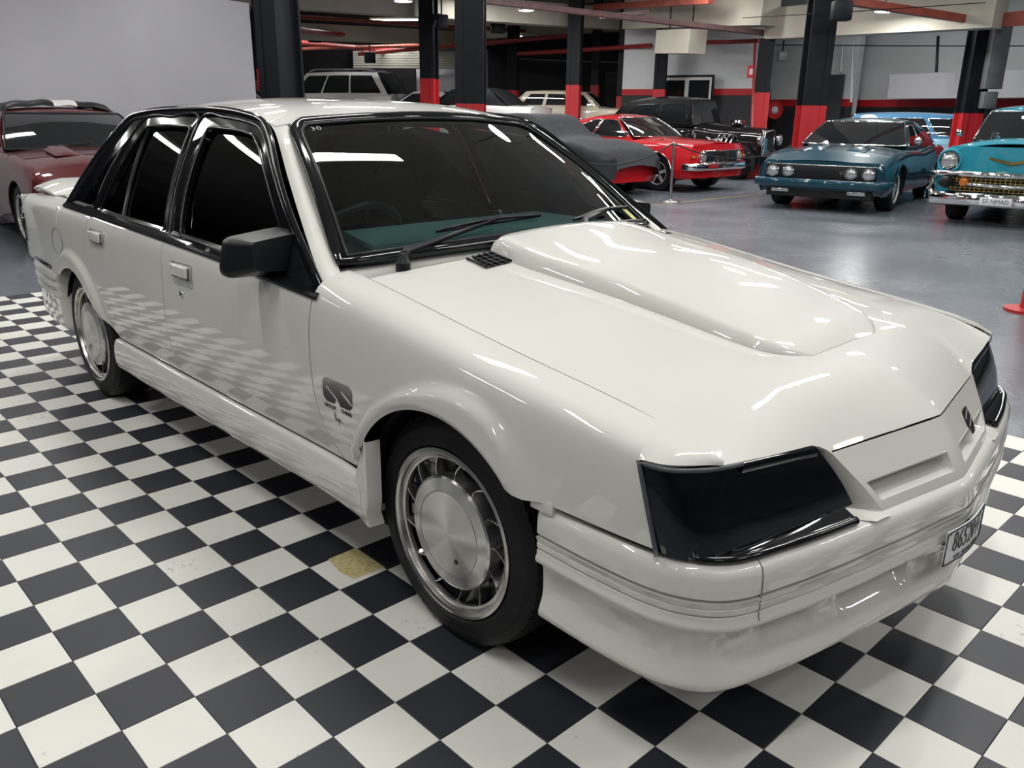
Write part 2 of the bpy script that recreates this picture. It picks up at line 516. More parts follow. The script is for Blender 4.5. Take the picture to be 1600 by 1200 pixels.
# ---- right-hand wall: black dado, red stripe, white brick above
A1, A2 = at(1188, 180, 25.5), at(1330, 180, 24.0)
A3, A4 = at(1330, 180, 25.0), at(1900, 180, 21.5)
for k, (a, b) in enumerate(((A1, A2), (A3, A4))):
    w = slab('wall_right_far' if k == 0 else 'wall_right_near', a, b, 0, CZ, .2, 'wall_white'); tag(w, kind='structure')
    slab('dado', a, b, 0, 1.62, .01, 'wall_dark', w, behind=False)
    slab('stripe', a, b, 1.62, 1.80, .014, 'stripe_red', w, behind=False)
# corner return and dark door
d3 = slab('door_3', at(1289, 180, 24.3), at(1313, 180, 24.0), 0, zat(1300, 117, 24.2), .06, 'door_grey', behind=False); tag(d3, kind='structure')
# low white ledge wall with a lit top
lw = slab('wall_ledge', at(1382, 180, 23.4), at(1900, 180, 20.3), 1.80, zat(1450, 115, 23), .25, 'wall_grey'); tag(lw, kind='structure')
for px, y0, y1, dd in ((1317, 62, 112, 24), (1333, 62, 160, 23.6), (1466, 56, 113, 22)):
    t = tube('trim_1', [at(px, y0, dd), at(px - 3, y1, dd)], .03, 'wall_white' if px < 1400 else 'steel_black', None, n=8); tag(t, kind='structure')
tt = tube('trim_2', [at(1572, 58, 20.8), at(1555, 112, 20.8)], .04, 'wall_white', None, n=6); tag(tt, kind='structure')

# ---- middle wall with the black-framed window
B1, B2 = at(970, 180, 24.5), at(1196, 180, 23.0)
w = slab('wall_middle', B1, B2, 0, CZ, .2, 'wall_white'); tag(w, kind='structure')
zb0, zb1 = zat(1080, 149, 23.8), zat(1080, 139, 23.8)
slab('dado', B1, B2, 0, zb0, .01, 'wall_dark', w, behind=False)
slab('stripe', B1, B2, zb0, zb1, .014, 'stripe_red', w, behind=False)
z0, z1 = zat(1070, 166, 23.7), zat(1070, 118, 23.7)
W1, W2 = at(1029, 180, 23.75), at(1112, 180, 23.2)
win = slab('window_1', W1, W2, z0, z1, .05, 'steel_black', None, behind=False); tag(win, kind='structure')
dw = (W2 - W1); Lw = np.linalg.norm(dw[:2]); dw = dw / Lw
toc = CAM[:2] - W1[:2]; toc = toc / np.linalg.norm(toc)
off3 = np.array([toc[0], toc[1], 0]) * .07
for u0, u1 in ((.03, .50), (.50, .95)):
    a = W1 + dw * Lw * u0 + off3; b = W1 + dw * Lw * u1 + off3
    slab('window_frame', a, b, z0 + .02, z1 - .06, .03, 'fixture', win, behind=False)
    a2 = a + dw * .06; b2 = b - dw * .06
    slab('pane', a2 + off3 * .5, b2 + off3 * .5, z0 + .05, z1 - .13, .02, 'glass_dark' if 'glass_dark' in M else 'lamp_black', win, behind=False)

# ---- back of the hall
F1, F2 = at(330, 180, 33), at(985, 180, 31)
tag(slab('wall_rear', F1, F2, 0, CZ, .2, 'wall_dark'), kind='structure')
tag(slab('wall_rear_white', at(716, 180, 28.5), at(759, 180, 28.2), 0, zat(735, 78, 28.4), .2, 'wall_grey'), kind='structure')
tag(slab('wall_rear_pale', at(652, 180, 29), at(716, 180, 28.5), 0, zat(690, 108, 28.8), .2, 'wall_grey'), kind='structure')
# roller door: horizontal ribs
rd_a, rd_b = at(556, 180, 29.0), at(722, 180, 28.0)
zr1, zr0 = zat(640, 80, 28.5), zat(640, 107, 28.5)
rdo = slab('door_1', rd_a, rd_b, zr0, zr1, .05, 'roller'); tag(rdo, kind='structure')
nrib = 7
for k in range(nrib):
    z = zr0 + (zr1 - zr0) * (k + .5) / nrib
    slab('roller_slat', rd_a, rd_b, z - (zr1 - zr0) / nrib * .40, z + (zr1 - zr0) / nrib * .40, .03, 'roller', rdo, behind=False)
d2 = slab('door_2', at(944, 180, 30.4), at(966, 180, 30.2), 0, zat(955, 112, 30.3), .06, 'door_grey', behind=False); tag(d2, kind='structure')
# raised floor at the back
e1, e2, e3, e4 = at(380, 180, 17.2), at(985, 180, 19.6), at(985, 180, 40), at(330, 180, 40)
V = [(p[0], p[1], z) for z in (0.001, .55) for p in (e1, e2, e3, e4)]
rfl = raw('floor_raised', V, [(0, 1, 5, 4), (1, 2, 6, 5), (2, 3, 7, 6), (3, 0, 4, 7), (4, 5, 6, 7)], 'concrete', smooth=False); tag(rfl, kind='structure')

# ---- white screen at the left
s1, s2 = at(-420, 180, 11.2), at(402, 180, 13.6)
def fold_wall():
    a = np.array(s1); b = np.array(s2); P = []
    d = (b - a)[:2]; d /= np.linalg.norm(d); n = np.array([-d[1], d[0]])
    if np.dot(n, a[:2] - CAM[:2]) > 0: n = -n
    for t in np.linspace(0, 1, 120):
        p = a * (1 - t) + b * t
        o = .02 * math.sin(21 * t) + .012 * math.sin(47 * t + 1)
        P.append([(p[0] + n[0] * o, p[1] + n[1] * o, z) for z in (0, 1.0, 2.0, 2.80)])
    return sheet('wall_left', P, 'wall_grey', None, thick=.06, ref=(n[0], n[1], 0))
tag(fold_wall(), kind='structure')

# ---------------------------------------------------------------- columns
def column(px, d, w, zred, ztop, label, az=.55, zbase=0.0, depth=None, boxes=()):
    p = at(px, 180, d)
    dp = depth or w
    c = empty('steel_column', (p[0], p[1], zbase or FZ), az)
    tag(c, label, 'column', 'black steel columns with red bases')
    zr = zred - zbase; H = ztop - zbase
    def hsec(nm, z0, z1, m):
        bm = bmesh.new()
        t = .07 * w
        for s in (-1, 1):
            box_bm(bm, (0, s * (dp / 2 - t / 2), (z0 + z1) / 2), (w, t, z1 - z0))
            box_bm(bm, (s * w * .26, 0, (z0 + z1) / 2), (t, dp - 2 * t, z1 - z0))
        for s in (-1, 1):
            for q in (-1, 1):
                box_bm(bm, (s * w * .36, q * (dp / 2 + t * .2), (z0 + z1) / 2), (w * .28, t * .6, z1 - z0))
        return bm_obj(nm, bm, m, c)
    hsec('painted_base', 0, zr, 'stripe_red')
    hsec('column_shaft', zr, H, 'steel_black')
    box('base_plate', (-w * .7, -dp * .7, 0), (w * .7, dp * .7, .02), 'steel_black', c)
    for (lo, hi, m) in boxes: box('conduit_box', lo, hi, m, c, bevel=.01)
    return c
TOP = CZ
column(444, 10.5, .30, 1.47, TOP, 'broad black column right of the white screen, behind the sedan roof', az=.35, depth=.40)
column(418, 19.0, .22, zat(418, 108, 19), TOP, 'slim column with red lower half close beside the white screen', az=.6, zbase=RF if 'RF' in globals() else .55)
column(672, 22.0, .36, zat(672, 123, 22), TOP, 'column with red base in front of the white hatchback', zbase=.55,
       boxes=[((.1, -.34, zat(672, 38, 22) - .55), (.42, -.10, zat(672, 24, 22) - .55), 'steel_black')])
column(736, 12.6, .40, zat(736, 161, 12.6), TOP, 'widest black column, rising behind the sedan windscreen centre', az=.75)
column(895, 24.0, .36, zat(895, 133, 24), TOP, 'red and black column left of the thin pair, by cream wagon', zbase=.55)
column(928, 27.0, .24, zat(928, 133, 27), TOP, 'thin red and black column crossing the cream wagon middle', zbase=.55)
column(1028, 23.0, .30, zat(1028, 139, 23.0), TOP, 'black column engaged in white wall left of window', zbase=.0)
column(1187, 20.5, .34, zat(1187, 144, 20.5), zat(1187, 60, 20.5), 'red pillar with pipes beside the hose reel')
column(1266, 16.5, .42, zat(1266, 164, 16.5), TOP, 'large black column with red base just behind the teal muscle car', az=.75)
column(1513, 19.0, .38, zat(1513, 176, 19), TOP, 'black column with grey electrical boxes near the blue wagon', az=.75,
       boxes=[((.02, -.42, 1.9), (.34, -.22, 3.2), 'box_grey'), ((.05, -.40, 1.55), (.30, -.22, 1.85), 'box_grey')])
column(504, 32.3, .34, 1.9, TOP, 'far black column above the white four-wheel-drive', zbase=.55)
column(558, 31.0, .34, 1.9, zat(558, 83, 31), 'short far column left of the roller door', zbase=.55)
column(801, 27.0, .30, zat(801, 141, 27), TOP, 'black column standing before the dark recess', zbase=.55)
column(968, 25.0, .20, zat(968, 150, 25), TOP, 'narrow black post at the corner of white wall', zbase=.0)

# ---------------------------------------------------------------- beams, pipes and trays under the ceiling
def beam(name, p, q, h, w, m, label=None, cat=None, struct=True):
    p = np.array(p); q = np.array(q); d = q - p; L = np.linalg.norm(d); d = d / L
    az = math.atan2(d[1], d[0]); el = math.asin(d[2])
    bm = bmesh.new()
    rot = (Matrix.Rotation(az, 3, 'Z') @ Matrix.Rotation(-el, 3, 'Y'))
    c = (p + q) / 2 + np.array([0, 0, h / 2])
    box_bm(bm, c, (L, w, h), rot)
    o = bm_obj(name, bm, m)
    if struct: tag(o, kind='structure')
    else: tag(o, label, cat)
    return o
def atz(px, py, z):
    """point at height z seen at a pixel"""
    d = FWD + RIGHT * (px - 800) / FPX - UP * (py - 600) / FPX
    return CAM + d * ((z - CAM[2]) / d[2])
# concrete beams
k = 0
for (p, q, h, w) in ((atz(300, 5, 3.55), at(1010, 50, 26), .55, .4), (at(462, 62, 24), at(770, 72, 31), .4, .35),
                     (at(757, 62, 30), at(985, 48, 27), .5, .4), (at(1203, 62, 20.5), at(1560, 44, 17.5), .62, .4), (at(690, 38, 24), at(1000, 40, 30), .5, .4),
                     (at(985, 46, 24), at(1203, 40, 20), .9, .5)):
    k += 1; beam('trim_%d' % (10 + k), p, q, h, w, 'beam_paint')
obox('duct', (0, 0, 0), (1, 1, 1), 0, 'beam_paint') if 0 else None
db = beam('air_duct', at(1036, 84, 22), at(1089, 84, 21), .52, .5, 'beam_paint', 'beige boxed duct hanging under the beams near the window', 'duct', False)
for q_ in (at(1045, 70, 21.8), at(1080, 70, 21.2)):
    h_ = tube('duct_hanger', [q_, (q_[0], q_[1], CZ)], .015, 'steel_black', None, n=6); h_.parent = db
# steel beams
beam('trim_20', at(1325, 8, 15.5), at(1565, 44, 18.5), .12, .14, 'rust_red')
beam('trim_21', at(1110, 6, 20), at(930, 16, 24), .14, .14, 'rust_red')
beam('trim_22', at(1545, 44, 18.3), at(1640, 36, 16), .22, .12, 'rust_red')
# cable tray
beam('cable_tray', at(745, 4, 17.5), at(1215, 58, 20.8), .10, .18, 'tray', 'dusky pink cable tray slanting under the ceiling to the red pillar', 'cable tray', False)
beam('cable_tray', at(940, 30, 20.5), at(1010, 22, 19), .08, .12, 'tray', 'short dark red tray joining the long cable tray', 'cable tray', False)
pipes = [((462, 26, 24), (880, 52, 30), .05, 'thin brown pipe under the ceiling left of the columns'), ((462, 66, 26), (660, 82, 30), .07, 'red pipe above the silver sedan at back'),
         ((440, 44, 22), (560, 56, 26), .06, 'upper red pipe beside the broad black column'), ((560, 84, 28), (890, 56, 26), .06, 'red pipe rising to the right across the roller door'),
         ((808, 84, 27), (1018, 71, 24), .06, 'bright red sprinkler pipe across the dark recess'), ((1090, 66, 23), (1185, 64, 22), .05, 'red pipe along the white wall above window'),
         ((1180, 66, 20.3), (1174, 222, 20.3), .03, 'thin upright red pipe on the pillar by hose reel'), ((1205, 66, 24), (1203, 158, 24), .02, 'thin dark conduit running down to hose reel'),
         ((455, 77, 27), (720, 68, 29), .05, 'brown pipe over the white four-wheel-drive'), ((1160, 28, 17), (1540, 4, 15), .007, 'black cable along the beam at top right'),
         ((810, 92, 29), (978, 98, 28), .025, 'thin pale conduit across the dark recess'), ((1205, 70, 24), (1600, 72, 21.5), .012, 'dark conduit high on the white brick wall')]
for (a, b, r, lab) in pipes:
    tag(tube('ceiling_pipe', [at(*a), (at(*a) + at(*b)) / 2 - np.array([0, 0, .01]), at(*b)], r, 'pipe_red' if 'red' in lab else ('rust_red' if 'brown' in lab else 'box_grey' if 'pale' in lab else 'steel_black'), None, n=8), lab, 'pipe')

# ---------------------------------------------------------------- wall fittings
p = at(1209, 172, 24.75)
fwd_az = math.atan2(CAM[1] - p[1], CAM[0] - p[0])
hr = lathe('hose_reel', [(0, .10), (.06, .10), (.08, .06), (.20, .06), (.215, .08), (.235, .08), (.24, -.08), (.215, -.08), (.20, -.05), (0, -.05)], 'stripe_red', None, n=36, axis='X')
hr.location = p; hr.rotation_euler = (0, 0, fwd_az + .5); tag(hr, 'round red fire hose reel on the wall beside red pillar', 'hose reel')
lathe('reel_hub', [(0, .11), (.05, .11), (.085, .085), (.10, .062)], 'wall_white', hr, n=20, axis='X')
p = at(1173.5, 112, 20.3)
fs = obox('fire_sign', p, (.02, .16, .26), fwd_az, 'stripe_red'); tag(fs, 'small red fire equipment sign with white symbol on pillar', 'sign')
sd_ = obox('sign_symbol', (p[0] + .013 * math.cos(fwd_az), p[1] + .013 * math.sin(fwd_az), p[2]), (.008, .07, .12), fwd_az, 'wall_white', None); sd_.parent = fs
for (px, py, dd, sz, lab) in ((1315, 17, 15.5, .30, 'small black speaker hanging beside the large column'), (1222, 88, 23, .22, 'small flood lamp on the white wall by hose reel'),
                          (690, 33, 21, .28, 'dark speaker box on the column over white hatchback'), (778, 41, 24, .35, 'dark speaker box hanging right of the widest column'), (492, 56, 25, .34, 'round grey heater hanging by far black column'), (578, 90, 27, .3, 'dark roller motor at the end of roller door')):
    p = at(px, py, dd); a_ = math.atan2(CAM[1] - p[1], CAM[0] - p[0])
    o = obox('speaker' if 'speaker' in lab else 'ceiling_fitting', p, (sz * .7, sz, sz), a_ + .4, 'steel_black' if 'dark' in lab or 'black' in lab else 'box_grey', bevel=.03); tag(o, lab, 'speaker' if 'speaker' in lab else 'fitting')
    b_ = tube('bracket', [p, p + np.array([0, 0, .5])], .02, 'steel_black', None, n=6); b_.parent = o; b_.matrix_parent_inverse = o.matrix_basis.inverted()

# floor marking and the red post at the right edge
l1, l2 = tpx(960, 326), tpx(1195, 302)
ln = slab('floor_line', l1, l2, FZ + .0003, FZ + .0012, .07, 'line_yellow'); tag(ln, 'worn yellow line painted on the grey floor before the coupes', 'floor marking')
rp_ = tpx(1606, 484)
post = lathe('red_post', [(0, 0), (.16, 0), (.16, .02), (.06, .03), (.055, .06), (.055, 1.0), (.0, 1.02)], 'stripe_red', None, n=24, axis='Z')
post.location = (rp_[0], rp_[1], FZ); tag(post, 'red floor post at the right edge of the picture', 'post')
lathe('post_cap', [(.056, .96), (.06, .97), (.06, 1.01), (0, 1.03)], 'steel_black', post, n=20, axis='Z')

# ---------------------------------------------------------------- lamps
LC = (1, .99, .968)
def area(parent, sx, sy, power, z, shape='RECTANGLE'):
    ld = bpy.data.lights.new('lamp_light', 'AREA'); ld.shape = shape; ld.size = sx
    if shape == 'RECTANGLE': ld.size_y = sy
    ld.energy = power * LIGHT; ld.color = LC
    lo = bpy.data.objects.new('lamp_light', ld); C.objects.link(lo); lo.parent = parent; lo.location = (0, 0, z)
def batten(x, y, z, rz, power, L, label, grp):
    f = empty('tube_light', (x, y, z), rz)
    tag(f, label, 'ceiling light', grp)
    box('lamp_housing', (-L / 2 - .03, -.07, .0), (L / 2 + .03, .07, .06), 'fixture', f, bevel=.012)
    for s in (-1, 1): tube('lamp_tube', [(-L / 2, s * .035, -.018), (L / 2, s * .035, -.018)], .016, 'lit', f, n=8)
    tube('hanger', [(-L / 3, 0, .06), (-L / 3, 0, CZ - z)], .004, 'steel_black', f, n=4); tube('hanger', [(L / 3, 0, .06), (L / 3, 0, CZ - z)], .004, 'steel_black', f, n=4)
    area(f, L, .12, power, -.04)
    return f
def disc(x, y, z, power, label, grp=None, r=.17):
    f = lathe('round_light', [(0, .16), (.05, .16), (.07, .10), (r, .06), (r + .01, 0), (r - .005, -.005)], 'fixture', None, n=28, axis='Z')
    f.location = (x, y, z); tag(f, label, 'ceiling light', grp)
    lathe('lamp_face', [(0, -.012), (r * .7, -.010), (r - .006, 0)], 'lit', f, n=28, axis='Z')
    tube('hanger', [(0, 0, .15), (0, 0, CZ - z)], .01, 'steel_black', f, n=6)
    area(f, r * 2, 0, power, -.03, 'DISK')
    return f
GB = 'tube lights hung over the show floor outside the frame'
rows_ = {-5.8: ([-6.5, -2.8, 1.0, 4.8], 48), -2.2: ([-10.0, -7.6, -5.6, -2.6, .2, 2.6, 5.2], 50), .42: ([-8.8, -6.0, -3.3, -.55, 2.0, 4.8, 7.6], 60), 3.2: ([-7.6, -4.8, 1.7, 4.6], 66),
         6.4: ([-6.4, -3.4, -1.0, 2.0, 5.2], 62), 9.6: ([-8.6, -4.4, -.4, 3.6], 66)}  # a few match reflections; the others are unseen, added for illumination
for y, (xs_, pw) in rows_.items():
    for x in xs_:
        batten(x, y, 3.55, PI / 2 + .05, pw * (.5 if (x < -5.8 and y < 4) or x > 4 else 1), 1.15, 'twin tube ceiling light above the show floor, some set by reflections, others added for light', GB)
GD = 'round lights over the show floor outside the frame'
for x, y in ((-2.3, 4.0), (2.6, 2.0), (.8, 5.6), (5.6, 1.6), (-4.6, 7.6), (-5.2, 2.0), (2.8, -5.2), (-2.0, 7.4)):
    disc(x, y, 3.6, 34, 'round ceiling light above the show floor, seen only in reflections', GD)
for (px, py, dd, pw_, lab) in ((822, 17, 20, 150, 'round ceiling light between the wide column and red-based column'), (1382, 19, 17.5, 150, 'round ceiling light below cream beam at upper right'), (630, 3, 17, 150, 'round ceiling light at the top edge left of column'),
                      (1308, 18, 20, 60, 'small round ceiling light behind the hanging speaker'), (818, 56, 29, 120, 'faint far round light before the dark recess')):
    p = at(px, py, dd); disc(p[0], p[1], p[2] + .01, pw_, lab)
GF = 'lights over the back of the hall hidden above the beams'
for (px, dd) in ((500, 26), (620, 28), (760, 22), (880, 21), (1050, 19.5), (1180, 17), (1350, 20.5), (1500, 19), (1600, 15), (440, 16), (1300, 13.5), (960, 15)):
    p = at(px, 180, dd); batten(p[0], p[1], 4.05, .6, 105, 1.5, 'twin tube ceiling light at the back of hall, above the frame', GF)
# ================================================================ the white sedan
WB = 1.334
sedan = empty('sedan', (0, 0, 0))
tag(sedan, 'large white four-door sedan with hood scoop and blacked-out headlights, on checkered mat', 'car')

f_w = cspl([-2.30, -2.20, -2.0, -1.7, -1.2, -.5, .2, .8, 1.3, 1.7, 1.95, 2.06], [.790, .804, .822, .840, .853, .859, .861, .859, .855, .847, .836, .826])
f_zt = cspl([-2.3, -2.0, -1.5, -.8, 0, .6, .8, 1.0, 1.213, 1.534, 1.745, 1.928, 2.018, 2.06], [.893, .905, .912, .914, .914, .910, .904, .882, .851, .806, .780, .753, .735, .724])
f_ds = cspl([-2.4, -1.4, .0, .8, 1.4, 1.95, 2.06], [.85, 1.0, 1.02, 1.0, .78, .50, .46])      # how soft the shoulder rolls over
f_belt = cspl([-1.5, -1.07, -.22, .19, .55, .83], [.893, .889, .875, .865, .851, .838])
# shoulder roll (drop below the seam, inset from the widest point), then a long nearly flat side, tucking in at the sill
DROP = [0, .0035, .010, .020, .034, .054, .082, .118, .160]
OFFS = [.138, .105, .076, .052, .0335, .0195, .0100, .0040, .0010]
_t = np.linspace(0, len(DROP) - 1, 700)
_dr = cspl(range(len(DROP)), DROP)(_t); _of = cspl(range(len(OFFS)), OFFS)(_t)
_low = np.linspace(.160, .70, 300)[1:]
# continue tangentially: parabola to the widest point, then gentle tuck
_lo = .0010 * np.clip(1 - (_low - .16) / .05, 0, 1) ** 2 + .030 * np.clip((_low - .30) / .25, 0, None) ** 2.4 + .11 * .006 * np.log1p(np.exp(np.clip((_low - .432) / .006, -40, 40)))
ARCH_F = (1.352, .305, .350)
ARCH_R = (-1.318, .305, .325)

def s5(a, b, x):
    t = np.clip((x - a) / (b - a), 0, 1)
    return t ** 3 * (t * (6 * t - 15) + 10)
_fro = cspl([-1.0, -.81, -.56, -.27, .03, .28, .5, .64, .77, 1.0], [.385, .390, .400, .420, .442, .460, .466, .458, .447, .43])
def flare(x, z):
    r1 = np.hypot(x - ARCH_F[0], z - ARCH_F[1]); r1 = r1 - (r1 > .36) * (_fro((x - ARCH_F[0]) / np.maximum(r1, 1e-6)) - .468) * s5(.36, .40, r1); r2 = np.hypot(x - ARCH_R[0], z - ARCH_R[1])
    up = s5(.34, .48, z)
    b = (.024 * s5(.468, .412, r1) - .010 * s5(.368, .345, r1)) * up
    return b + (.023 * s5(.425, .375, r2) - .010 * s5(.342, .32, r2)) * up

_sc = {}
def sect(x):
    """cross-section of the body side at x from the sill up to the top seam: (y>0, z)"""
    k = round(x, 6)
    if k in _sc: return _sc[k]
    sf = float(f_ds(x)); zt = float(f_zt(x)); w = float(f_w(x))
    ks = (w - .7255) / .138
    d = np.r_[_dr * sf, .160 * sf + (_low - .160)]; o = np.r_[_of * ks, np.where(_low < .30, _lo * ks, _lo)]
    z = (zt - d)[::-1]; y = (w - o)[::-1]
    y = y + flare(x, z)
    _sc[k] = (y, z)
    return y, z

def side_y(x, z):
    y, zz = sect(x)
    return float(np.interp(z, zz, y))

def col_between(x_of_z, zlo, ztop=None, n=40):
    """column of the side surface along x = x_of_z(z) from zlo to the top seam (or ztop)"""
    y, z = sect(float(x_of_z(.8 if ztop is None else ztop)))
    zt = z[-1] if ztop is None else min(ztop, z[-1])
    ylo = np.interp(zlo, z, y); yhi = y[-1] if ztop is None else np.interp(zt, z, y)
    keep = (z > zlo) & (z < zt - 1e-6)
    Q = resamp(np.vstack([[zlo, ylo]] + [np.c_[z[keep], y[keep]]] + [[zt, yhi]]), n)
    res = []
    for zz, yy in Q:
        xx = float(x_of_z(zz))
        yv, zv = sect(xx)
        if zz < zv[-1] - .045: yy = float(np.interp(zz, zv, yv))
        res.append((xx, -yy, zz))
    return res

gap_f = pch([.36, .38, .43, .50, .60, .68, .74, .84, .92], [.915, .90, .865, .826, .797, .792, .793, .800, .802])
gap_m = pch([.36, .46, .59, .76, .92], [-.212, -.228, -.245, -.232, -.255])
gap_r = pch([.36, .39, .47, .56, .63, .70, .79, .92], [-.865, -.88, -.925, -.985, -1.045, -1.085, -1.085, -1.06])
lamp_e = pch([.50, .542, .718, .76], [2.003, 1.990, 1.938, 1.928])
SK = .385
G = .0028

def arch_z(x, A):
    d = A[2] ** 2 - (x - A[0]) ** 2
    return A[1] + math.sqrt(d) if d > 0 else 0

def spaced(a, b, n):
    t = (1 - np.cos(np.linspace(0, PI, n))) / 2
    return list(a + (b - a) * t)

def panel(name, cols, parent, mirror, m='white_paint'):
    o = sheet(name, cols, m, parent, thick=.006, ref=(0, -1, 0), mirror=mirror)
    return o

def build_side(mirror):
    sgn = 1 if mirror else -1
    parts = {}
    # ---- front fender
    xs = list(np.linspace(.80, .98, 7)[:-1]) + spaced(.98, ARCH_F[0] - math.sqrt(ARCH_F[2] ** 2 - (SK - .305) ** 2), 6)[:-1]
    xa = ARCH_F[0] - math.sqrt(ARCH_F[2] ** 2 - (SK - .305) ** 2)
    xb = ARCH_F[0] + math.sqrt(ARCH_F[2] ** 2 - (.548 - .305) ** 2)
    arc = []
    a0 = math.acos((xa - ARCH_F[0]) / ARCH_F[2]); a1 = math.acos((xb - ARCH_F[0]) / ARCH_F[2])
    for a in np.linspace(a0, a1, 40): arc.append(ARCH_F[0] + ARCH_F[2] * math.cos(a))
    xs = xs + arc + list(np.linspace(xb, 1.95, 12)[1:])
    cols = []
    xl, xr = xs[0], xs[-1]
    for x in xs:
        if x <= xa + 1e-6: zlo = SK
        elif x < xb: zlo = max(SK, arch_z(x, ARCH_F))
        else: zlo = .548
        t1 = max(0, 1 - (x - .80) / .18); t2 = max(0, (x - 1.76) / .19)
        def xof(z, x=x, t1=t1, t2=t2):
            return x + t1 * (float(gap_f(z)) + G - .80) + t2 * (float(lamp_e(z)) - .004 - 1.95)
        cols.append(col_between(xof, zlo))
    fen = parts['fender'] = panel('front_fender', cols, sedan, mirror)
    seam = [p for p in cols[-1]]
    # tip of the fender reaching over the lamp to the hood seam
    top = np.array(cols[-1]); top = top[top[:, 2] > .712][::-1]     # from seam down to the lamp corner
    A = crv([tuple(top[0]), (1.975, -.7265, .7445), (2.020, -.7265, .7345), (2.054, -.7268, .7215)], 16)
    Bl = crv([(1.936, -.834, .7185), (1.985, -.8165, .7175), (2.018, -.781, .7160), (2.040, -.745, .7135), (2.054, -.7285, .7125)], 16)
    P = []
    for i, (a, b) in enumerate(zip(A, Bl)):
        if i == 0:
            P.append(resamp(top, 10)); continue
        k = 1 - i / 15
        row = []
        for t in np.linspace(0, 1, 10):
            p = a * (1 - t) + b * t
            row.append(p + np.array([.25, -.35, .75]) * (.009 * k + .002) * math.sin(PI * t ** 1.15))
        P.append(row)
    sheet('fender_tip', P, 'white_paint', fen, thick=.006, ref=(0, -.3, 1), mirror=mirror)
    # ---- doors
    cols = []
    for t in np.linspace(0, 1, 26):
        def xof(z, t=t): return (float(gap_m(z)) + G) * (1 - t) + (float(gap_f(z)) - G) * t
        zt = float(f_belt(xof(.86)))
        cols.append(col_between(xof, SK, zt, 30))
    fd = parts['front_door'] = panel('front_door', cols, sedan, mirror)
    cols = []
    for t in np.linspace(0, 1, 26):
        def xof(z, t=t): return (float(gap_r(z)) + G) * (1 - t) + (float(gap_m(z)) - G) * t
        zt = float(f_belt(xof(.88)))
        cols.append(col_between(xof, SK, zt, 30))
    rd = parts['rear_door'] = panel('rear_door', cols, sedan, mirror)
    # ---- rear quarter
    xa = ARCH_R[0] - math.sqrt(ARCH_R[2] ** 2 - (.575 - .305) ** 2)
    xb = ARCH_R[0] + math.sqrt(ARCH_R[2] ** 2 - (SK - .305) ** 2)
    a0 = math.acos((xa - ARCH_R[0]) / ARCH_R[2]); a1 = math.acos((xb - ARCH_R[0]) / ARCH_R[2])
    arc = [ARCH_R[0] + ARCH_R[2] * math.cos(a) for a in np.linspace(a0, a1, 36)]
    xs = list(np.linspace(-2.23, xa, 18)[:-1]) + arc
    cols = []
    for x in xs:
        zlo = .575 if x <= xa + 1e-6 else max(SK, arch_z(x, ARCH_R))
        t1 = max(0, (x + 1.35) / (xb + 1.35)) ** 1.0
        def xof(z, x=x, t1=t1): return x + t1 * (float(gap_r(z)) - G - xb)
        xt = xof(.9)
        zt = None if xt < -1.50 else float(f_belt(xt))
        cols.append(col_between(xof, zlo, zt))
    qp = parts['quarter'] = panel('rear_quarter_panel', cols, sedan, mirror)
    # ---- side skirt
    xs = np.linspace(-.905, 1.06, 30)
    prof = [(-.034, .376), (-.020, .3785), (-.010, .372), (-.003, .345), (0, .31), (-.003, .275), (-.012, .248), (-.03, .240), (-.06, .240)]
    cols = []
    for x in xs:
        w = float(f_w(x)) - .006 + .018 * float(sstep(.80, 1.06, x))
        cols.append([(x, -(w + o), z - .0) for o, z in resamp(prof, 20)])
    sk = sheet('side_skirt', cols, 'white_paint', sedan, thick=.004, ref=(0, -1, 0), mirror=mirror)
    # upright blade closing the skirt behind the front wheel
    cols = []
    for t in np.linspace(0, 1, 12):
        col = []
        for z in np.linspace(.500, .243, 22):
            x0 = .995 + .045 * float(s5(.33, .50, z)); x1 = 1.074 - .012 * float(s5(.34, .25, z))
            if t <= .7:
                q = t / .7; x = x0 + (x1 - x0) * q
                o = float(f_w(x)) + .004 + .014 * float(s5(0, 1, q)) - .012 * float(s5(.30, .243, z))
            else:
                q = (t - .7) / .3; x = x1 + .006 * math.sin(q * PI / 2)
                o = float(f_w(x1)) + .018 - .012 * float(s5(.30, .243, z)) - .045 * q ** 1.6
            col.append((x, -o, z))
        cols.append(col)
    sheet('arch_blade', cols, 'white_paint', sk, thick=.004, ref=(.2, -1, 0), mirror=mirror, hard=40)
    raw('screw', [(1.056 + .005 * math.cos(a), sgn * (float(f_w(1.05)) + .0195), .478 + .006 * math.sin(a)) for a in np.linspace(0, 2 * PI, 9)[:-1]], [tuple(range(8))], 'ink', sk)
    return parts

right = build_side(False)
left = build_side(True)

# ---------------------------------------------------------------- hood
f_crown = pch([.80, 1.07, 1.43, 1.60, 1.76, 1.9, 2.2], [.050, .053, .066, .060, .048, .043, .040])
f_xr = pch([0, .4, .6, .724], [.985, .962, .932, .902])
f_xf = lambda q: np.interp(q, [0, .41, .425, .445, .60, .73], [2.180, 2.110, 2.104, 2.094, 2.072, 2.050])
f_zf = lambda q: np.interp(q, [0, .41, .425, .445, .60, .73], [.672, .670, .678, .690, .700, .711])

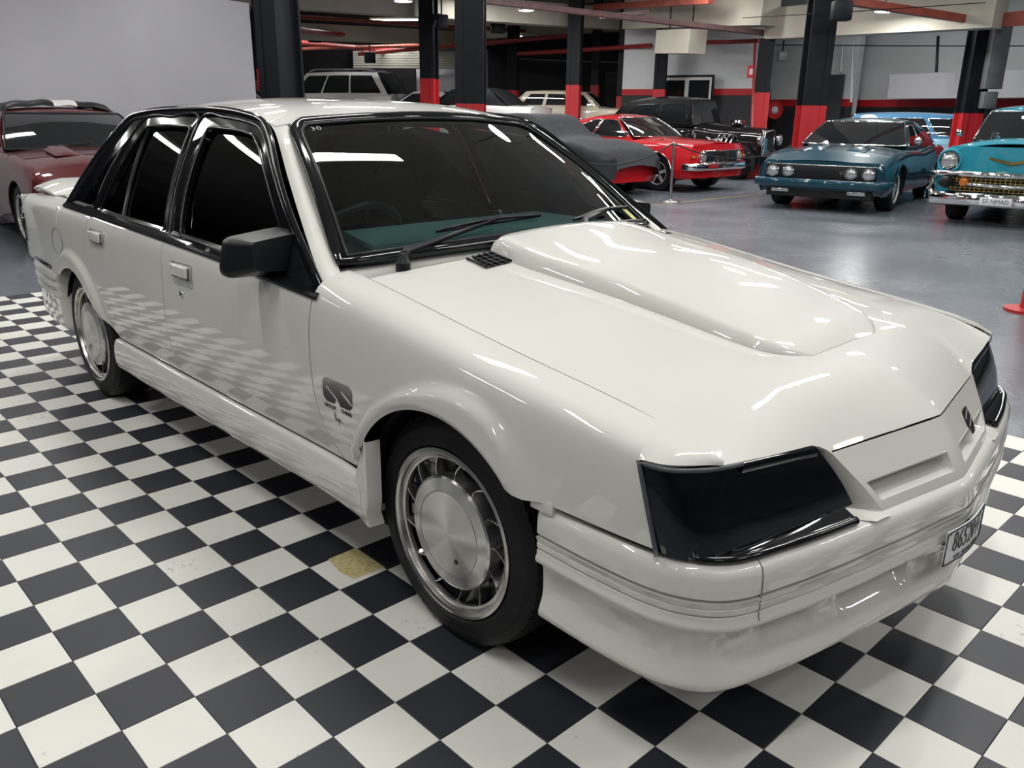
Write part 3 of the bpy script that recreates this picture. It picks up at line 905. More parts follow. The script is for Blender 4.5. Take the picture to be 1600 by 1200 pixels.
def hood_z(x, y):
    ay = min(abs(y), .73)
    zb = float(f_zt(min(x, 2.06))) - max(0, x - 2.06) * .35
    zb = zb + float(f_crown(x)) * (1 - (ay / .725) ** 2.3)
    xf = float(f_xf(ay))
    xe = min(max(xf, 2.0), 2.2)
    zbe = float(f_zt(min(xe, 2.06))) - max(0, xe - 2.06) * .35 + float(f_crown(xe)) * (1 - (ay / .725) ** 2.3)
    t = max(0, min(1, (x - (xf - .26)) / .26))
    return zb - (zbe - float(f_zf(ay))) * t ** 2.4

HY = .7225
def hood_grid(nu=56, nv=61):
    ys = np.linspace(-HY, HY, nv)
    P = []
    for t in np.linspace(0, 1, nu):
        tt = t if t < .8 else .8 + .2 * (1 - (1 - (t - .8) / .2) ** 1.3)
        row = []
        for y in ys:
            xr = float(f_xr(abs(y))); xf = float(f_xf(abs(y)))
            x = xr + (xf - xr) * tt
            row.append((x, y, hood_z(x, y)))
        P.append(row)
    return P
hood = sheet('hood', hood_grid(), 'white_paint', sedan, thick=.006, ref=(0, 0, 1))

# cowl between windscreen and hood
def ws_bot(a):
    return np.array([.945 - .205 * abs(a) ** 2.1, .726 * a, .957 - .050 * a * a])
def ws_top(a):
    return np.array([.250 - .055 * a * a, .545 * a, 1.323 - .028 * a * a])
P = []
for a in np.linspace(-1, 1, 41):
    y = a * .72; b = ws_bot(a)
    xr = float(f_xr(min(abs(y), .724))) - .004
    row = []
    for t in np.linspace(0, 1, 8):
        x = (b[0] - .03) * (1 - t) + xr * t
        zz = (b[2] - .014) * (1 - t) + (hood_z(max(xr, .9), y) - .001) * t
        row.append((x, y, zz - .006 * math.sin(PI * t)))
    P.append(row)
cowl = sheet('cowl_panel', P, 'white_paint', sedan, thick=.005, ref=(0, 0, 1))

# hood scoop
f_sw = pch([.95, 1.0, 1.07, 1.43, 1.6, 1.76, 1.84, 1.885, 1.915, 1.932], [.318, .328, .333, .322, .308, .288, .272, .245, .205, .17])
f_sh = pch([.945, .96, .98, 1.2, 1.45, 1.66, 1.80, 1.86, 1.90, 1.932], [.030, .046, .052, .046, .042, .036, .030, .022, .012, .001])
P = []
for x in list(np.linspace(.948, 1.80, 34)) + list(np.linspace(1.80, 1.932, 14)[1:]):
    w = float(f_sw(x)); h = float(f_sh(x)); row = []
    half = [(1.0, -.004), (.994, .10), (.982, .35), (.962, .66), (.94, .86), (.915, .965), (.88, 1.02), (.80, 1.06), (.6, 1.10), (.4, 1.13), (.2, 1.15)]
    pts = [(-f, hh) for f, hh in half] + [(0, 1.16)] + [(f, hh) for f, hh in half[::-1]]
    for fr, hh in pts:
        y = fr * w
        row.append((x, y, hood_z(x, y) + (hh * h if hh > 0 else hh)))
    P.append(row)
scoop = sheet('hood_scoop', P, 'white_paint', hood, thick=.005, ref=(0, 0, 1))
# rear closing wall of the scoop
Pr = [[np.array(p) for p in P[0]], [np.array((p[0], p[1], hood_z(.95, p[1]) - .012)) for p in P[0]]]
sheet('scoop_mouth', Pr, 'black_satin', scoop, ref=(-1, 0, 0))

# vent grille beside the scoop: frame, slats
for s in (-1, 1):
    v = empty('hood_vent', (0, 0, 0), 0, hood)
    cor = [(.945, .245), (.968, .405), (1.062, .432), (1.062, .338), (1.0, .322)]
    def vz(x, y): return hood_z(x, y) + .002
    raw('vent_backing', [(x, s * y, vz(x, y)) for x, y in cor], [tuple(range(5))], 'dark', hood, smooth=False)
    for k in range(8):
        t = k / 7
        y0 = .250 + .175 * t
        # slats run fore and aft across the opening
        xa = .948 + .018 * t; xb = 1.0 + .062 * min(1, t * 2.2) if t < .45 else 1.062
        tube('vent_slat', [(xa, s * y0, vz(xa, y0) + .003), (xb, s * (y0 + .008), vz(xb, y0) + .003)], .0035, 'black_satin', hood, n=6)
    for k in range(4):
        t = (k + .5) / 4
        x0 = .955 + .1 * t
        ya = .25 + .09 * t if x0 < 1.0 else .335; yb = .40 + .028 * t
        tube('vent_bar', [(x0, s * ya, vz(x0, ya) + .003), (x0, s * yb, vz(x0, yb) + .003)], .0028, 'black_satin', hood, n=6)
    C.objects.unlink(v); bpy.data.objects.remove(v)

# ---------------------------------------------------------------- roof, pillars
f_rz = pch([-1.10, -1.04, -.90, -.7, -.39, -.147, .035, .142, .21, .26], [1.272, 1.288, 1.310, 1.325, 1.329, 1.324, 1.311, 1.297, 1.282, 1.27])
f_ry = pch([-1.10, -.9, -.5, -.15, .05, .26], [.588, .584, .580, .583, .59, .598])
f_rc = pch([-1.14, -1.05, -.9, -.5, 0, .15, .26], [1.322, 1.342, 1.366, 1.386, 1.371, 1.350, 1.325])
P = []
for t in np.linspace(0, 1, 40):
    row = []
    for a in np.linspace(-1, 1, 45):
        x0 = -1.12 + .05 * a * a; x1 = .262 - .058 * a * a
        x = x0 + (x1 - x0) * t
        yr = float(f_ry(x)); zc = float(f_rc(x)); zr = float(f_rz(x))
        row.append((x, a * yr, zc - (zc - zr) * abs(a) ** 2.6))
    P.append(row)
roof = sheet('roof', P, 'white_paint', sedan, thick=.006, ref=(0, 0, 1))

E1 = [(.16, -.598, 1.295), (.205, -.608, 1.276), (.253, -.622, 1.249), (.397, -.674, 1.142), (.545, -.725, 1.037), (.741, -.789, .902), (.815, -.808, .855)]
E2 = [(.165, -.548, 1.315), (.190, -.552, 1.300), (.225, -.560, 1.278), (.35, -.598, 1.188), (.53, -.655, 1.062), (.72, -.715, .925), (.775, -.735, .893)]
for mir in (False, True):
    A = crv(E1, 30); B = crv(E2, 30)
    P = []
    for i, (a, b) in enumerate(zip(A, B)):
        row = []
        for t in np.linspace(0, 1, 9):
            p = a * (1 - t) + b * t
            bul = .012 * math.sin(PI * t) * min(1, i / 6) - .004 * (1 - min(1, i / 4))
            row.append(p + np.array([.55, -.6, .45]) * bul)
        P.append(row)
    sheet('windscreen_pillar', P, 'white_paint', sedan, thick=.005, ref=(1, -1, .5), mirror=mir)
    # rear pillar and body behind the black side panel
    A = crv([(-1.03, -.600, 1.291), (-1.12, -.622, 1.22), (-1.28, -.68, 1.09), (-1.43, -.765, .945), (-1.50, -.802, .885)], 20)
    B = crv([(-1.09, -.555, 1.297), (-1.17, -.585, 1.235), (-1.35, -.62, 1.10), (-1.58, -.665, .955), (-1.66, -.69, .915)], 20)
    P = [[a * (1 - t) + b * t + np.array([-.5, -.5, .4]) * .012 * math.sin(PI * t) for t in np.linspace(0, 1, 8)] for a, b in zip(A, B)]
    sheet('rear_pillar', P, 'white_paint', sedan, thick=.005, ref=(-1, -1, .5), mirror=mir)

# windscreen
def ws(a, b, off=0.0):
    p = ws_bot(a) * (1 - b) + ws_top(a) * b
    n = np.array([.56, .10 * a, .82])
    return p + n * (.020 * math.sin(PI * b) + off)
P = [[ws(a, b) for b in np.linspace(.0, 1, 16)] for a in np.linspace(-.985, .985, 31)]
screen = sheet('windscreen', P, 'windscreen', sedan, ref=(1, 0, 1))
def ws_loop(ia, ib0, ib1, rc=.10, off=.004):
    L = []
    for a in np.linspace(-ia, ia, 26): L.append(ws(a, ib0, off))
    for b in np.linspace(ib0, ib1 - rc, 12)[1:]: L.append(ws(ia, b, off))
    for t in np.linspace(0, PI / 2, 8)[1:]: L.append(ws(ia - rc * .75 * (1 - math.cos(t)), ib1 - rc + rc * math.sin(t), off))
    for a in np.linspace(ia - rc * .75, -ia + rc * .75, 24)[1:]: L.append(ws(a, ib1, off))
    for t in np.linspace(PI / 2, 0, 8)[1:]: L.append(ws(-ia + rc * .75 * (1 - math.cos(t)), ib1 - rc + rc * math.sin(t), off))
    for b in np.linspace(ib1 - rc, ib0, 12)[1:-1]: L.append(ws(-ia, b, off))
    return L
tube('windscreen_seal', ws_loop(.985, .012, .985), .021, 'black_trim', screen, n=10, closed=True, squash=.55)
tube('windscreen_bead', ws_loop(.955, .040, .955), .006, 'black_satin', screen, n=8, closed=True)
# black border inside the seal
O = ws_loop(.985, .012, .985, off=.001); I = ws_loop(.948, .048, .945, rc=.12, off=.001)
raw('windscreen_border', O + I, [(i, (i + 1) % len(O), len(O) + (i + 1) % len(O), len(O) + i) for i in range(len(O))], 'black_trim', screen)
p = ws(-.90, .93, .002); q = ws(-.82, .93, .002); up = ws(-.86, .98, .002)
text('chalk_mark', '30', .034, frame_mtx(ws(-.86, .915, .003), q - p, up - p), 'white_ink', screen, sx=1.15, bold=-.0009)
pts = [ws(a, b, .001) for a, b in ((.80, .06), (.89, .06), (.89, .14), (.80, .14))]
raw('registration_sticker', pts, [(0, 1, 2, 3)], 'yellow_sticker', screen, smooth=False)

# rear window and trunk
rb = lambda a: np.array([-1.66 + .04 * a * a, .655 * a, .925 - .012 * a * a])
rt = lambda a: np.array([-1.135 + .05 * a * a, .55 * a, 1.322 - .03 * a * a])
P = [[rb(a) * (1 - b) + rt(a) * b + np.array([-.5, 0, .6]) * .02 * math.sin(PI * b) for b in np.linspace(0, 1, 10)] for a in np.linspace(-1, 1, 21)]
sheet('rear_window', P, 'side_glass', sedan, ref=(-1, 0, 1))
P = []
for x in np.linspace(-2.24, -1.60, 24):
    row = []
    for a in np.linspace(-1, 1, 31):
        y = a * (float(f_w(x)) - .138 - .003)
        z = float(f_zt(x)) + .018 * (1 - abs(a) ** 2.4) - .012 * float(sstep(-2.15, -2.26, x))
        row.append((x, y, z))
    P.append(row)
trunk = sheet('trunk_lid', P, 'white_paint', sedan, thick=.006, ref=(0, 0, 1))
# tail panel
P = []
for z in np.linspace(.56, .893, 14):
    row = []
    for a in np.linspace(-1, 1, 31):
        row.append((-2.235 - .055 * (1 - abs(a) ** 3) - .02 * math.sin(PI * (z - .56) / .333), a * .792, z))
    P.append(row)
sheet('tail_panel', P, 'white_paint', sedan, thick=.006, ref=(-1, 0, 0))
for s in (-1, 1):
    P = [[(-2.19 - .11 * t - .02 * math.sin(PI * t) + .0, s * (.809 - .19 * t ** 1.8 + .004), z) for t in np.linspace(0, 1, 9)] for z in np.linspace(.655, .80, 5)]
    sheet('tail_lamp', P, 'lamp_black', sedan, thick=.01, ref=(-1, s * .6, 0))
# rear spoiler
P = []
prof = [(x + .10, h) for x, h in [(-2.365, .020), (-2.372, .036), (-2.355, .052), (-2.30, .060), (-2.20, .052), (-2.08, .035), (-1.99, .012), (-1.97, .003)]]
for a in np.linspace(-1, 1, 33):
    e = max(0, abs(a) - .80) / .20
    row = []
    for x, h in prof:
        xx = x + .0 * e + (x + 1.87) * -.15 * e
        row.append((xx + .03 * e, a * .735, .912 + h * (1 - .55 * e ** 2)))
    P.append(row)
spo = sheet('rear_spoiler', P, 'white_paint', sedan, thick=.012, ref=(0, 0, 1))
for s in (-1, 1):
    sheet('spoiler_end', [[(x + (x + 1.87) * -.15 + .03, s * .735, .912 + h * .45) for x, h in prof], [(x + (x + 1.87) * -.1 + .01, s * .715, .905) for x, h in prof]], 'white_paint', spo, thick=.004, ref=(0, s, 0))

# ---------------------------------------------------------------- side windows
def yg(x, z):
    u = (z - .88) / .43
    return .80 - .48 * (z - .88) + 4 * .022 * u * (1 - u) - .02 * float(sstep(-.9, -1.5, x)) * (1 - u) - .012 * float(sstep(.3, .8, x)) * 0
def g3(x, z, off=0.0, s=-1):
    return (x, s * (yg(x, z) + off), z + off * .4)

def densify(poly, n=6):
    out = []
    for i in range(len(poly)):
        a = np.array(poly[i]); b = np.array(poly[(i + 1) % len(poly)])
        for t in np.linspace(0, 1, n, endpoint=False): out.append(tuple(a * (1 - t) + b * t))
    return out

def rounded(poly, r=.03, n=5):
    out = []
    k = len(poly)
    for i in range(k):
        p = np.array(poly[i], float); a = np.array(poly[i - 1], float); b = np.array(poly[(i + 1) % k], float)
        da = a - p; db = b - p
        la, lb = np.linalg.norm(da), np.linalg.norm(db)
        rr = min(r, la * .45, lb * .45)
        p0 = p + da / la * rr; p1 = p + db / lb * rr
        for t in np.linspace(0, 1, n):
            out.append(tuple((1 - t) ** 2 * p0 + 2 * t * (1 - t) * p + t * t * p1))
    return out

def resample_loop(poly, n):
    P = np.array(list(poly) + [poly[0]], float)
    return resamp(P, n + 1)[:-1]

def pane(name, poly, m, parent, s, off=0.0):
    """curved pane over a polygon in (x,z): fan of rows between left and right limits"""
    P = np.array(poly)
    zs = np.linspace(P[:, 1].min() + 1e-4, P[:, 1].max() - 1e-4, 14)
    rows = []
    for z in zs:
        xs = []
        for i in range(len(P)):
            (x0, z0), (x1, z1) = P[i], P[(i + 1) % len(P)]
            if (z0 - z) * (z1 - z) <= 0 and z0 != z1:
                xs.append(x0 + (x1 - x0) * (z - z0) / (z1 - z0))
        lo, hi = min(xs), max(xs)
        rows.append([g3(lo + (hi - lo) * t, z, off, s) for t in np.linspace(0, 1, 12)])
    return sheet(name, rows, m, parent, ref=(0, s, 0))

def ring(name, outer, inner, m, parent, s, off0, off1, n=72):
    """frame between two loops; align the start points"""
    O = resample_loop(outer, n); I = resample_loop(inner, n)
    co, ci = O.mean(0), I.mean(0)
    ao = np.arctan2(*(O - co).T[::-1]); k0 = int(np.argmin(abs(ao)))
    O = np.roll(O, -k0, 0)
    # match nearest start on inner
    k1 = int(np.argmin(np.linalg.norm(I - O[0], axis=1))); I = np.roll(I, -k1, 0)
    V = [g3(x, z, off0, s) for x, z in O] + [g3(x, z, off1, s) for x, z in I] + [g3(x, z, off1 - .014, s) for x, z in I]
    F = []
    for i in range(n):
        j = (i + 1) % n
        F += [(i, j, n + j, n + i), (n + i, n + j, 2 * n + j, 2 * n + i)]
    o = raw(name, V, F, m, parent)
    sharp(o, 40)
    return o

RAIL = [(-.335, 1.303), (-.147, 1.304), (.03, 1.292), (.13, 1.278), (.185, 1.258), (.245, 1.222)]
FOUT = [(-.262, .884)] + [(-.30, 1.02), (-.322, 1.16)] + RAIL + [(.395, 1.118), (.545, 1.014), (.74, .885), (.800, .842), (.55, .866), (.19, .878)]
FIN = [(-.178, .897), (-.213, 1.02), (-.235, 1.15), (-.25, 1.270), (.0, 1.264), (.125, 1.250), (.19, 1.220), (.35, 1.108), (.49, 1.005), (.575, .935), (.57, .885), (.20, .888)]
ROUT = [(-.290, .888), (-.325, 1.03), (-.345, 1.16), (-.362, 1.303), (-.62, 1.303), (-.87, 1.289), (-.96, 1.16), (-1.05, .99), (-1.095, .902), (-.70, .898)]
RIN = [(-.312, .900), (-.345, 1.02), (-.368, 1.15), (-.388, 1.268), (-.62, 1.270), (-.815, 1.262), (-.90, 1.13), (-.98, .98), (-1.02, .912), (-.70, .905)]
COUT = [(-1.100, .903), (-1.055, .99), (-.965, 1.16), (-.876, 1.289), (-1.035, 1.281), (-1.13, 1.20), (-1.29, 1.06), (-1.485, .893)]
CIN = [(-1.13, .915), (-1.085, 1.01), (-1.01, 1.15), (-1.06, 1.13), (-1.18, 1.02), (-1.29, .908)]
for s, prt in ((-1, right), (1, left)):
    fd, rd, qp = prt['front_door'], prt['rear_door'], prt['quarter']
    ring('window_frame', FOUT, rounded(FIN, .02, 4), 'black_trim', fd, s, .004, .0, 90)
    pane('door_window', FIN, 'side_glass', fd, s, -.012)
    tube('window_bead', [g3(x, z, .003, s) for x, z in resample_loop(rounded(FIN, .02, 4), 80)], .006, 'black_trim', fd, n=6, closed=True)
    tube('frame_edge', [g3(x, z, .004, s) for x, z in crv([(x, z, 0) for x, z in [(-.265, .89)] + FOUT[1:8] + FOUT[8:13]], 70)[:, :2]], .007, 'black_trim', fd, n=6)
    ring('window_frame', ROUT, rounded(RIN, .02, 4), 'black_trim', rd, s, .004, .0, 90)
    pane('door_window', RIN, 'side_glass', rd, s, -.012)
    tube('window_bead', [g3(x, z, .003, s) for x, z in resample_loop(rounded(RIN, .02, 4), 80)], .006, 'black_trim', rd, n=6, closed=True)
    tube('frame_edge', [g3(x, z, .004, s) for x, z in crv([(x, z, 0) for x, z in ROUT[:9]], 60)[:, :2]], .007, 'black_trim', rd, n=6)
    tube('window_divider', [g3(x, z, -.004, s) for x, z in ((-.762, .90), (-.775, 1.05), (-.79, 1.16), (-.805, 1.268))], .010, 'black_satin', rd, n=8, squash=.7)
    V = [g3(x, z, .002, s) for x, z in COUT]
    ring('pillar_panel', COUT, CIN, 'black_trim', qp, s, .003, .001, 60)
    pane('quarter_window', CIN, 'side_glass', qp, s, -.006)
    # roof drip rail
    rail = [(-1.50, .888), (-1.30, 1.055), (-1.135, 1.205), (-1.04, 1.285), (-.93, 1.306), (-.7, 1.322), (-.39, 1.327), (-.147, 1.322), (.035, 1.308), (.135, 1.294), (.195, 1.272), (.253, 1.240), (.397, 1.135), (.545, 1.030), (.741, .897), (.815, .845)]
    pr = crv([g3(x, z, .006, s) for x, z in rail], 90)
    tube('drip_rail', pr, .011, 'black_trim', roof, n=8, squash=1.6)
    # belt moulding
    def belt(x0, x1, par):
        xs = np.linspace(x0, x1, 24)
        P = []
        for x in xs:
            zb = float(f_belt(x)); yb = side_y(x, zb)
            yt = yg(x, zb + .034)
            P.append([(x, s * (yb - .001), zb - .003), (x, s * (yb + .006), zb + .001), (x, s * (yb + .006), zb + .009), (x, s * (yb - .002), zb + .016), (x, s * (yt + .012), zb + .024), (x, s * (yt + .002), zb + .036)])
        sheet('belt_moulding', P, 'black_trim', par, ref=(0, s, .5), hard=25)
    belt(-1.485, -1.083, qp); belt(-1.078, -.257, rd); belt(-.252, .825, fd)
    # door handles
    for hx, hz, par in ((-.045, .790, fd), (-.915, .812, rd)):
        y = side_y(hx, hz)
        box('handle_recess', (hx - .075, s * (y - .010), hz - .040), (hx + .075, s * (y + .0015), hz + .034), 'ink_grey' if 0 else 'white_paint', par, bevel=.004)
        box('door_handle', (hx - .068, s * (y + .0), hz - .012), (hx + .068, s * (y + .020), hz + .030), 'white_paint', par, bevel=.008, seg=3)
        tube('handle_edge', [(hx - .069, s * (y + .012), hz - .013), (hx + .069, s * (y + .012), hz - .013), (hx + .072, s * (y + .010), hz + .028)], .0022, 'ink', par, n=6)
        tube('handle_surround', [(hx - .077, s * (y + .002), hz - .042), (hx + .077, s * (y + .002), hz - .042), (hx + .077, s * (y + .002), hz + .036), (hx - .077, s * (y + .002), hz + .036)], .0018, 'ink_grey', par, n=6, closed=True)
    y = side_y(-.066, .715)
    lathe('key_lock', [(.0, -s * .0 + s * .006), (.006, s * .006), (.012, s * .005), (.014, s * .002), (.0145, -s * .004)], 'chrome', fd, n=20, center=(-.066, s * y, .715))
    box('key_slot', (-.068, s * (y + .004), .709), (-.064, s * (y + .0075), .721), 'ink', fd)
    # mirror: sail plate, arm, housing
    rim0 = [(-.765, .874), (-.765, .998), (-.80, .997), (-.930, .983), (-.950, .972), (-.966, .893), (-.961, .874), (-.945, .866), (-.80, .862)]
    face = [(-.775, .888), (-.775, .990), (-.80, .989), (-.905, .977), (-.915, .970), (-.912, .905), (-.905, .897), (-.895, .893), (-.80, .884)]
    rp = np.array(rounded(rim0, .010, 4)); fp_ = np.array(rounded(face, .010, 4))
    rows = [(.495, 0), (.500, 0), (.520, 0.0), (.526, .05), (.600, .95), (.606, 1.0)]
    P = []
    for xx, k in rows:
        row = [(xx, s * abs(y_), z_) for y_, z_ in rp * (1 - k) + fp_ * k]
        P.append(row + [row[0]])
    P = np.array(P)
    mir = sheet('door_mirror', P, 'black_satin', fd, ref=(0, s, 0), hard=28)
    k = P.shape[1] - 1
    raw('mirror_face', [tuple(v) for v in P[-1][:-1]], [tuple(range(k))], 'black_satin', mir)
    raw('mirror_glass', [(v[0] + .004, v[1], v[2]) for v in P[0][:-1]], [tuple(range(k))], 'chrome', mir)
    sail = [(.50, .884), (.47, .905), (.49, .995), (.56, .995), (.68, .905), (.79, .842)]
    V = [g3(x, z, .010, s) for x, z in sail] + [g3(x, z, -.005, s) for x, z in sail]
    n = len(sail)
    raw('mirror_base', V, [tuple(range(n)), tuple(range(2 * n - 1, n - 1, -1))] + [(i, (i + 1) % n, n + (i + 1) % n, n + i) for i in range(n)], 'black_satin', mir, smooth=False)
    box('mirror_clip', (.715, s * .795, .845), (.755, s * .822, .868), 'black_satin', mir, bevel=.004)

# fuel flap on the right-hand quarter
A = np.linspace(0, 2 * PI, 40)
tube('fuel_flap_edge', [(-1.505 + .085 * math.cos(a), -side_y(-1.505 + .085 * math.cos(a), .73 + .066 * math.sin(a)) - .0005, .73 + .066 * math.sin(a)) for a in A[:-1]], .0022, 'ink_grey', right['quarter'], n=6, closed=True)
# ---------------------------------------------------------------- nose panel
f_gx = pch([.520, .552, .60, .640, .668], [2.258, 2.247, 2.223, 2.198, 2.181])
def gx(y, z): return float(f_gx(z)) - .172 * math.sqrt(y * y + .0004) + .0034
def ghw(z): return .307 + (z - .523) / .145 * .103
zr = [.668, .663, .650, .635, .620, .608, .602, .598, .596, .594, .582, .566, .560, .557, .552, .546, .536, .523]
rec = {8: .5, 9: 1, 10: 1, 11: .6, 12: .15}
P = []
for k, z in enumerate(zr):
    row = []
    hw = ghw(z)
    for t in np.linspace(-1, 1, 81):
        y = t * hw
        msk = float(sstep(.035, .05, abs(y)) * sstep(hw - .020, hw - .034, abs(y)))
        d = rec.get(k, 0) * .095 * msk
        row.append((gx(y, z) - d, y, z - .010 * msk * (1 if k == 9 else 0)))
    P.append(row)
nose = sheet('nose_panel', P, 'white_paint', sedan, thick=.004, ref=(1, 0, 0), hard=38)
tube('nose_seam', [(gx(t * ghw(.523), .523) + .002, t * ghw(.523), .5225) for t in np.linspace(-1, 1, 41)], .0016, 'ink_grey', nose, n=5)
# flanks between nose panel and lamps
hl_in = [(2.094, -.445, .690), (2.110, -.430, .660), (2.140, -.402, .605), (2.168, -.374, .550)]
for mir in (False, True):
    zz = np.linspace(.668, .523, 12)
    A = np.array([(gx(ghw(z), z), -ghw(z), z) for z in zz])
    B = crv(hl_in, 12) + np.array([-.035, .012, 0])
    B[-1, 2] = .53
    P = [[a * (1 - t) + b * t + np.array([.3, -.3, .0]) * .006 * math.sin(PI * t) for t in np.linspace(0, 1, 6)] for a, b in zip(A, B)]
    sheet('nose_flank', P, 'white_paint', nose, thick=.004, ref=(1, -1, 0), mirror=mir)
# badge on the nose (car's left): round-cornered striped shield, seen edge-on from here
bo = .19
pts = rounded([(-.030, .640), (.030, .640), (.036, .612), (.022, .583), (-.022, .583), (-.036, .612)], .008, 3)
pts = [((y * .85), z - .0) for y, z in pts]
V = [(gx(bo + y, z) + .0025, bo + y, z) for y, z in pts]
bd = raw('nose_badge', V, [tuple(range(len(V)))], 'ink', nose, smooth=False)
for k, (z0, z1, y0, y1) in enumerate([(.620, .624, -.028, .02), (.602, .606, -.02, .028)]):
    raw('badge_stripe', [(gx(bo + y, z) + .004, bo + y, z) for y, z in ((y0, z0), (y1, z0 + .012), (y1, z1 + .012), (y0, z1))], [(0, 1, 2, 3)], 'white_paint', bd, smooth=False)
for k in range(6):
    z = .637 - k * .005
    raw('badge_stripe', [(gx(bo + y, q) + .0035, bo + y, q) for y, q in ((-.027, z), (.027, z), (.027, z + .0018), (-.027, z + .0018))], [(0, 1, 2, 3)], 'alloy', bd, smooth=False)

# ---------------------------------------------------------------- headlights
T = [(1.934, -.834, .716), (1.985, -.818, .714), (2.020, -.780, .712), (2.044, -.725, .709), (2.070, -.580, .699), (2.093, -.444, .688)]
Bt = [(1.992, -.838, .545), (2.040, -.824, .541), (2.078, -.790, .540), (2.106, -.730, .541), (2.136, -.580, .544), (2.166, -.375, .552)]
for mir in (False, True):
    s = 1 if mir else -1
    A = crv(T, 44); B = crv(Bt, 44)
    P = []
    for i, (a, b) in enumerate(zip(A, B)):
        row = []
        for t in np.linspace(.02, .98, 14):
            p = a * (1 - t) + b * t
            n = np.array([.9, -.35 if i < 20 else -.1, .1])
            row.append(p + n * (.010 * math.sin(PI * t)) - np.array([.006, -.003, 0]))
        P.append(row)
    lamp = sheet('headlight', P, 'lamp_black', sedan, thick=.02, ref=(1, -.6, 0), mirror=mir)
    # recess around the lamp
    Pb = [[a * (1 - t) + b * t - np.array([.03, -.012, 0]) for t in np.linspace(-.03, 1.03, 4)] for a, b in zip(A, B)]
    sheet('lamp_recess', Pb, 'dark', lamp, ref=(1, -.6, 0), mirror=mir)
    fl = lambda p: (p[0], s * abs(p[1]), p[2])
    # grey gasket: rear edge and top edge to the bend, black brow along the hood
    edge = [A[0] * (1 - t) + B[0] * t for t in np.linspace(1, 0, 10)] + [a for a in A[1:22]]
    tube('lamp_gasket', [fl(p + np.array([.006, -.001, -.004])) for p in edge], .0048, 'grey_rubber', lamp, n=8)
    Pt = [[a + np.array([-.030, .010, .004]), a + np.array([-.004, -.002, .002]), a + np.array([.010, -.003, -.008]), a + np.array([.008, -.002, -.022])] for a in A[21:]]
    sheet('lamp_brow', Pt, 'lamp_black', lamp, thick=.003, ref=(0, 0, 1), mirror=mir)
    LB = [(b[0], -abs(b[1]), b[2]) for b in B]
    lamps_bottom = LB
# ---------------------------------------------------------------- front bumper
PL = [(1.690, -.846), (1.80, -.850), (1.88, -.850), (1.96, -.846), (2.02, -.835), (2.07, -.812), (2.108, -.780), (2.135, -.735), (2.160, -.650), (2.185, -.55), (2.210, -.42), (2.236, -.27), (2.258, -.13), (2.272, -.04), (2.275, 0)]
full = [(x, y, 0) for x, y in PL] + [(x, -y, 0) for x, y in PL[:-1][::-1]]
plan = crv(full, 181)
def plan_n(P):
    d = np.gradient(P, axis=0); n = np.stack([-d[:, 1], d[:, 0]], 1)
    n = np.stack([d[:, 1], -d[:, 0]], 1); n /= np.linalg.norm(n, axis=1, keepdims=True)
    return n
nrm = plan_n(plan)
if nrm[90][0] < 0: nrm = -nrm
PROF = [(-.060, .536), (-.035, .5365), (-.014, .533), (-.004, .524), (.0, .508), (.001, .485),
        (.001, .4705), (-.004, .4690), (-.004, .4375), (.001, .4650), (.001, .4530), (-.004, .4515), (-.004, .4490), (.001, .4475),
        (.0, .4355), (-.005, .4340), (-.005, .4315), (0, .4300), (0, .420), (.004, .414), (.005, .408), (.002, .401), (-.010, .396), (-.018, .389), (-.021, .375), (-.022, .350), (-.022, .325),
        (-.020, .305), (-.014, .288), (-.009, .274), (-.009, .262), (-.016, .253), (-.03, .250), (-.07, .252)]
def bump_pt(i, o, z):
    y = plan[i][1]; ay = abs(y)
    fr = float(sstep(.80, .70, ay))          # only on the face, not on the sides
    if z < .40:
        # below the ridge the face tucks in towards the middle, ducts are let in
        o = o * (1.0) - .012 * fr * float(sstep(.40, .385, z)) * float(sstep(.29, .33, z))
        duct = float(sstep(.16, .19, ay) * sstep(.43, .38, ay)) * float(sstep(.392, .380, z) * sstep(.300, .335, z))
        o -= .050 * duct
        duct2 = float(sstep(.50, .53, ay) * sstep(.68, .63, ay)) * float(sstep(.392, .382, z) * sstep(.318, .345, z))
        o -= .028 * duct2
    if z > .415 and ay > .80: # grooves fade on the flanks
        pass
    return (plan[i][0] + nrm[i][0] * o, plan[i][1] + nrm[i][1] * o, z)
P = [[bump_pt(i, o, z) for o, z in PROF] for i in range(len(plan))]
fb = sheet('front_bumper', P, 'white_paint', sedan, thick=.004, ref=(1, 0, 0), hard=42)
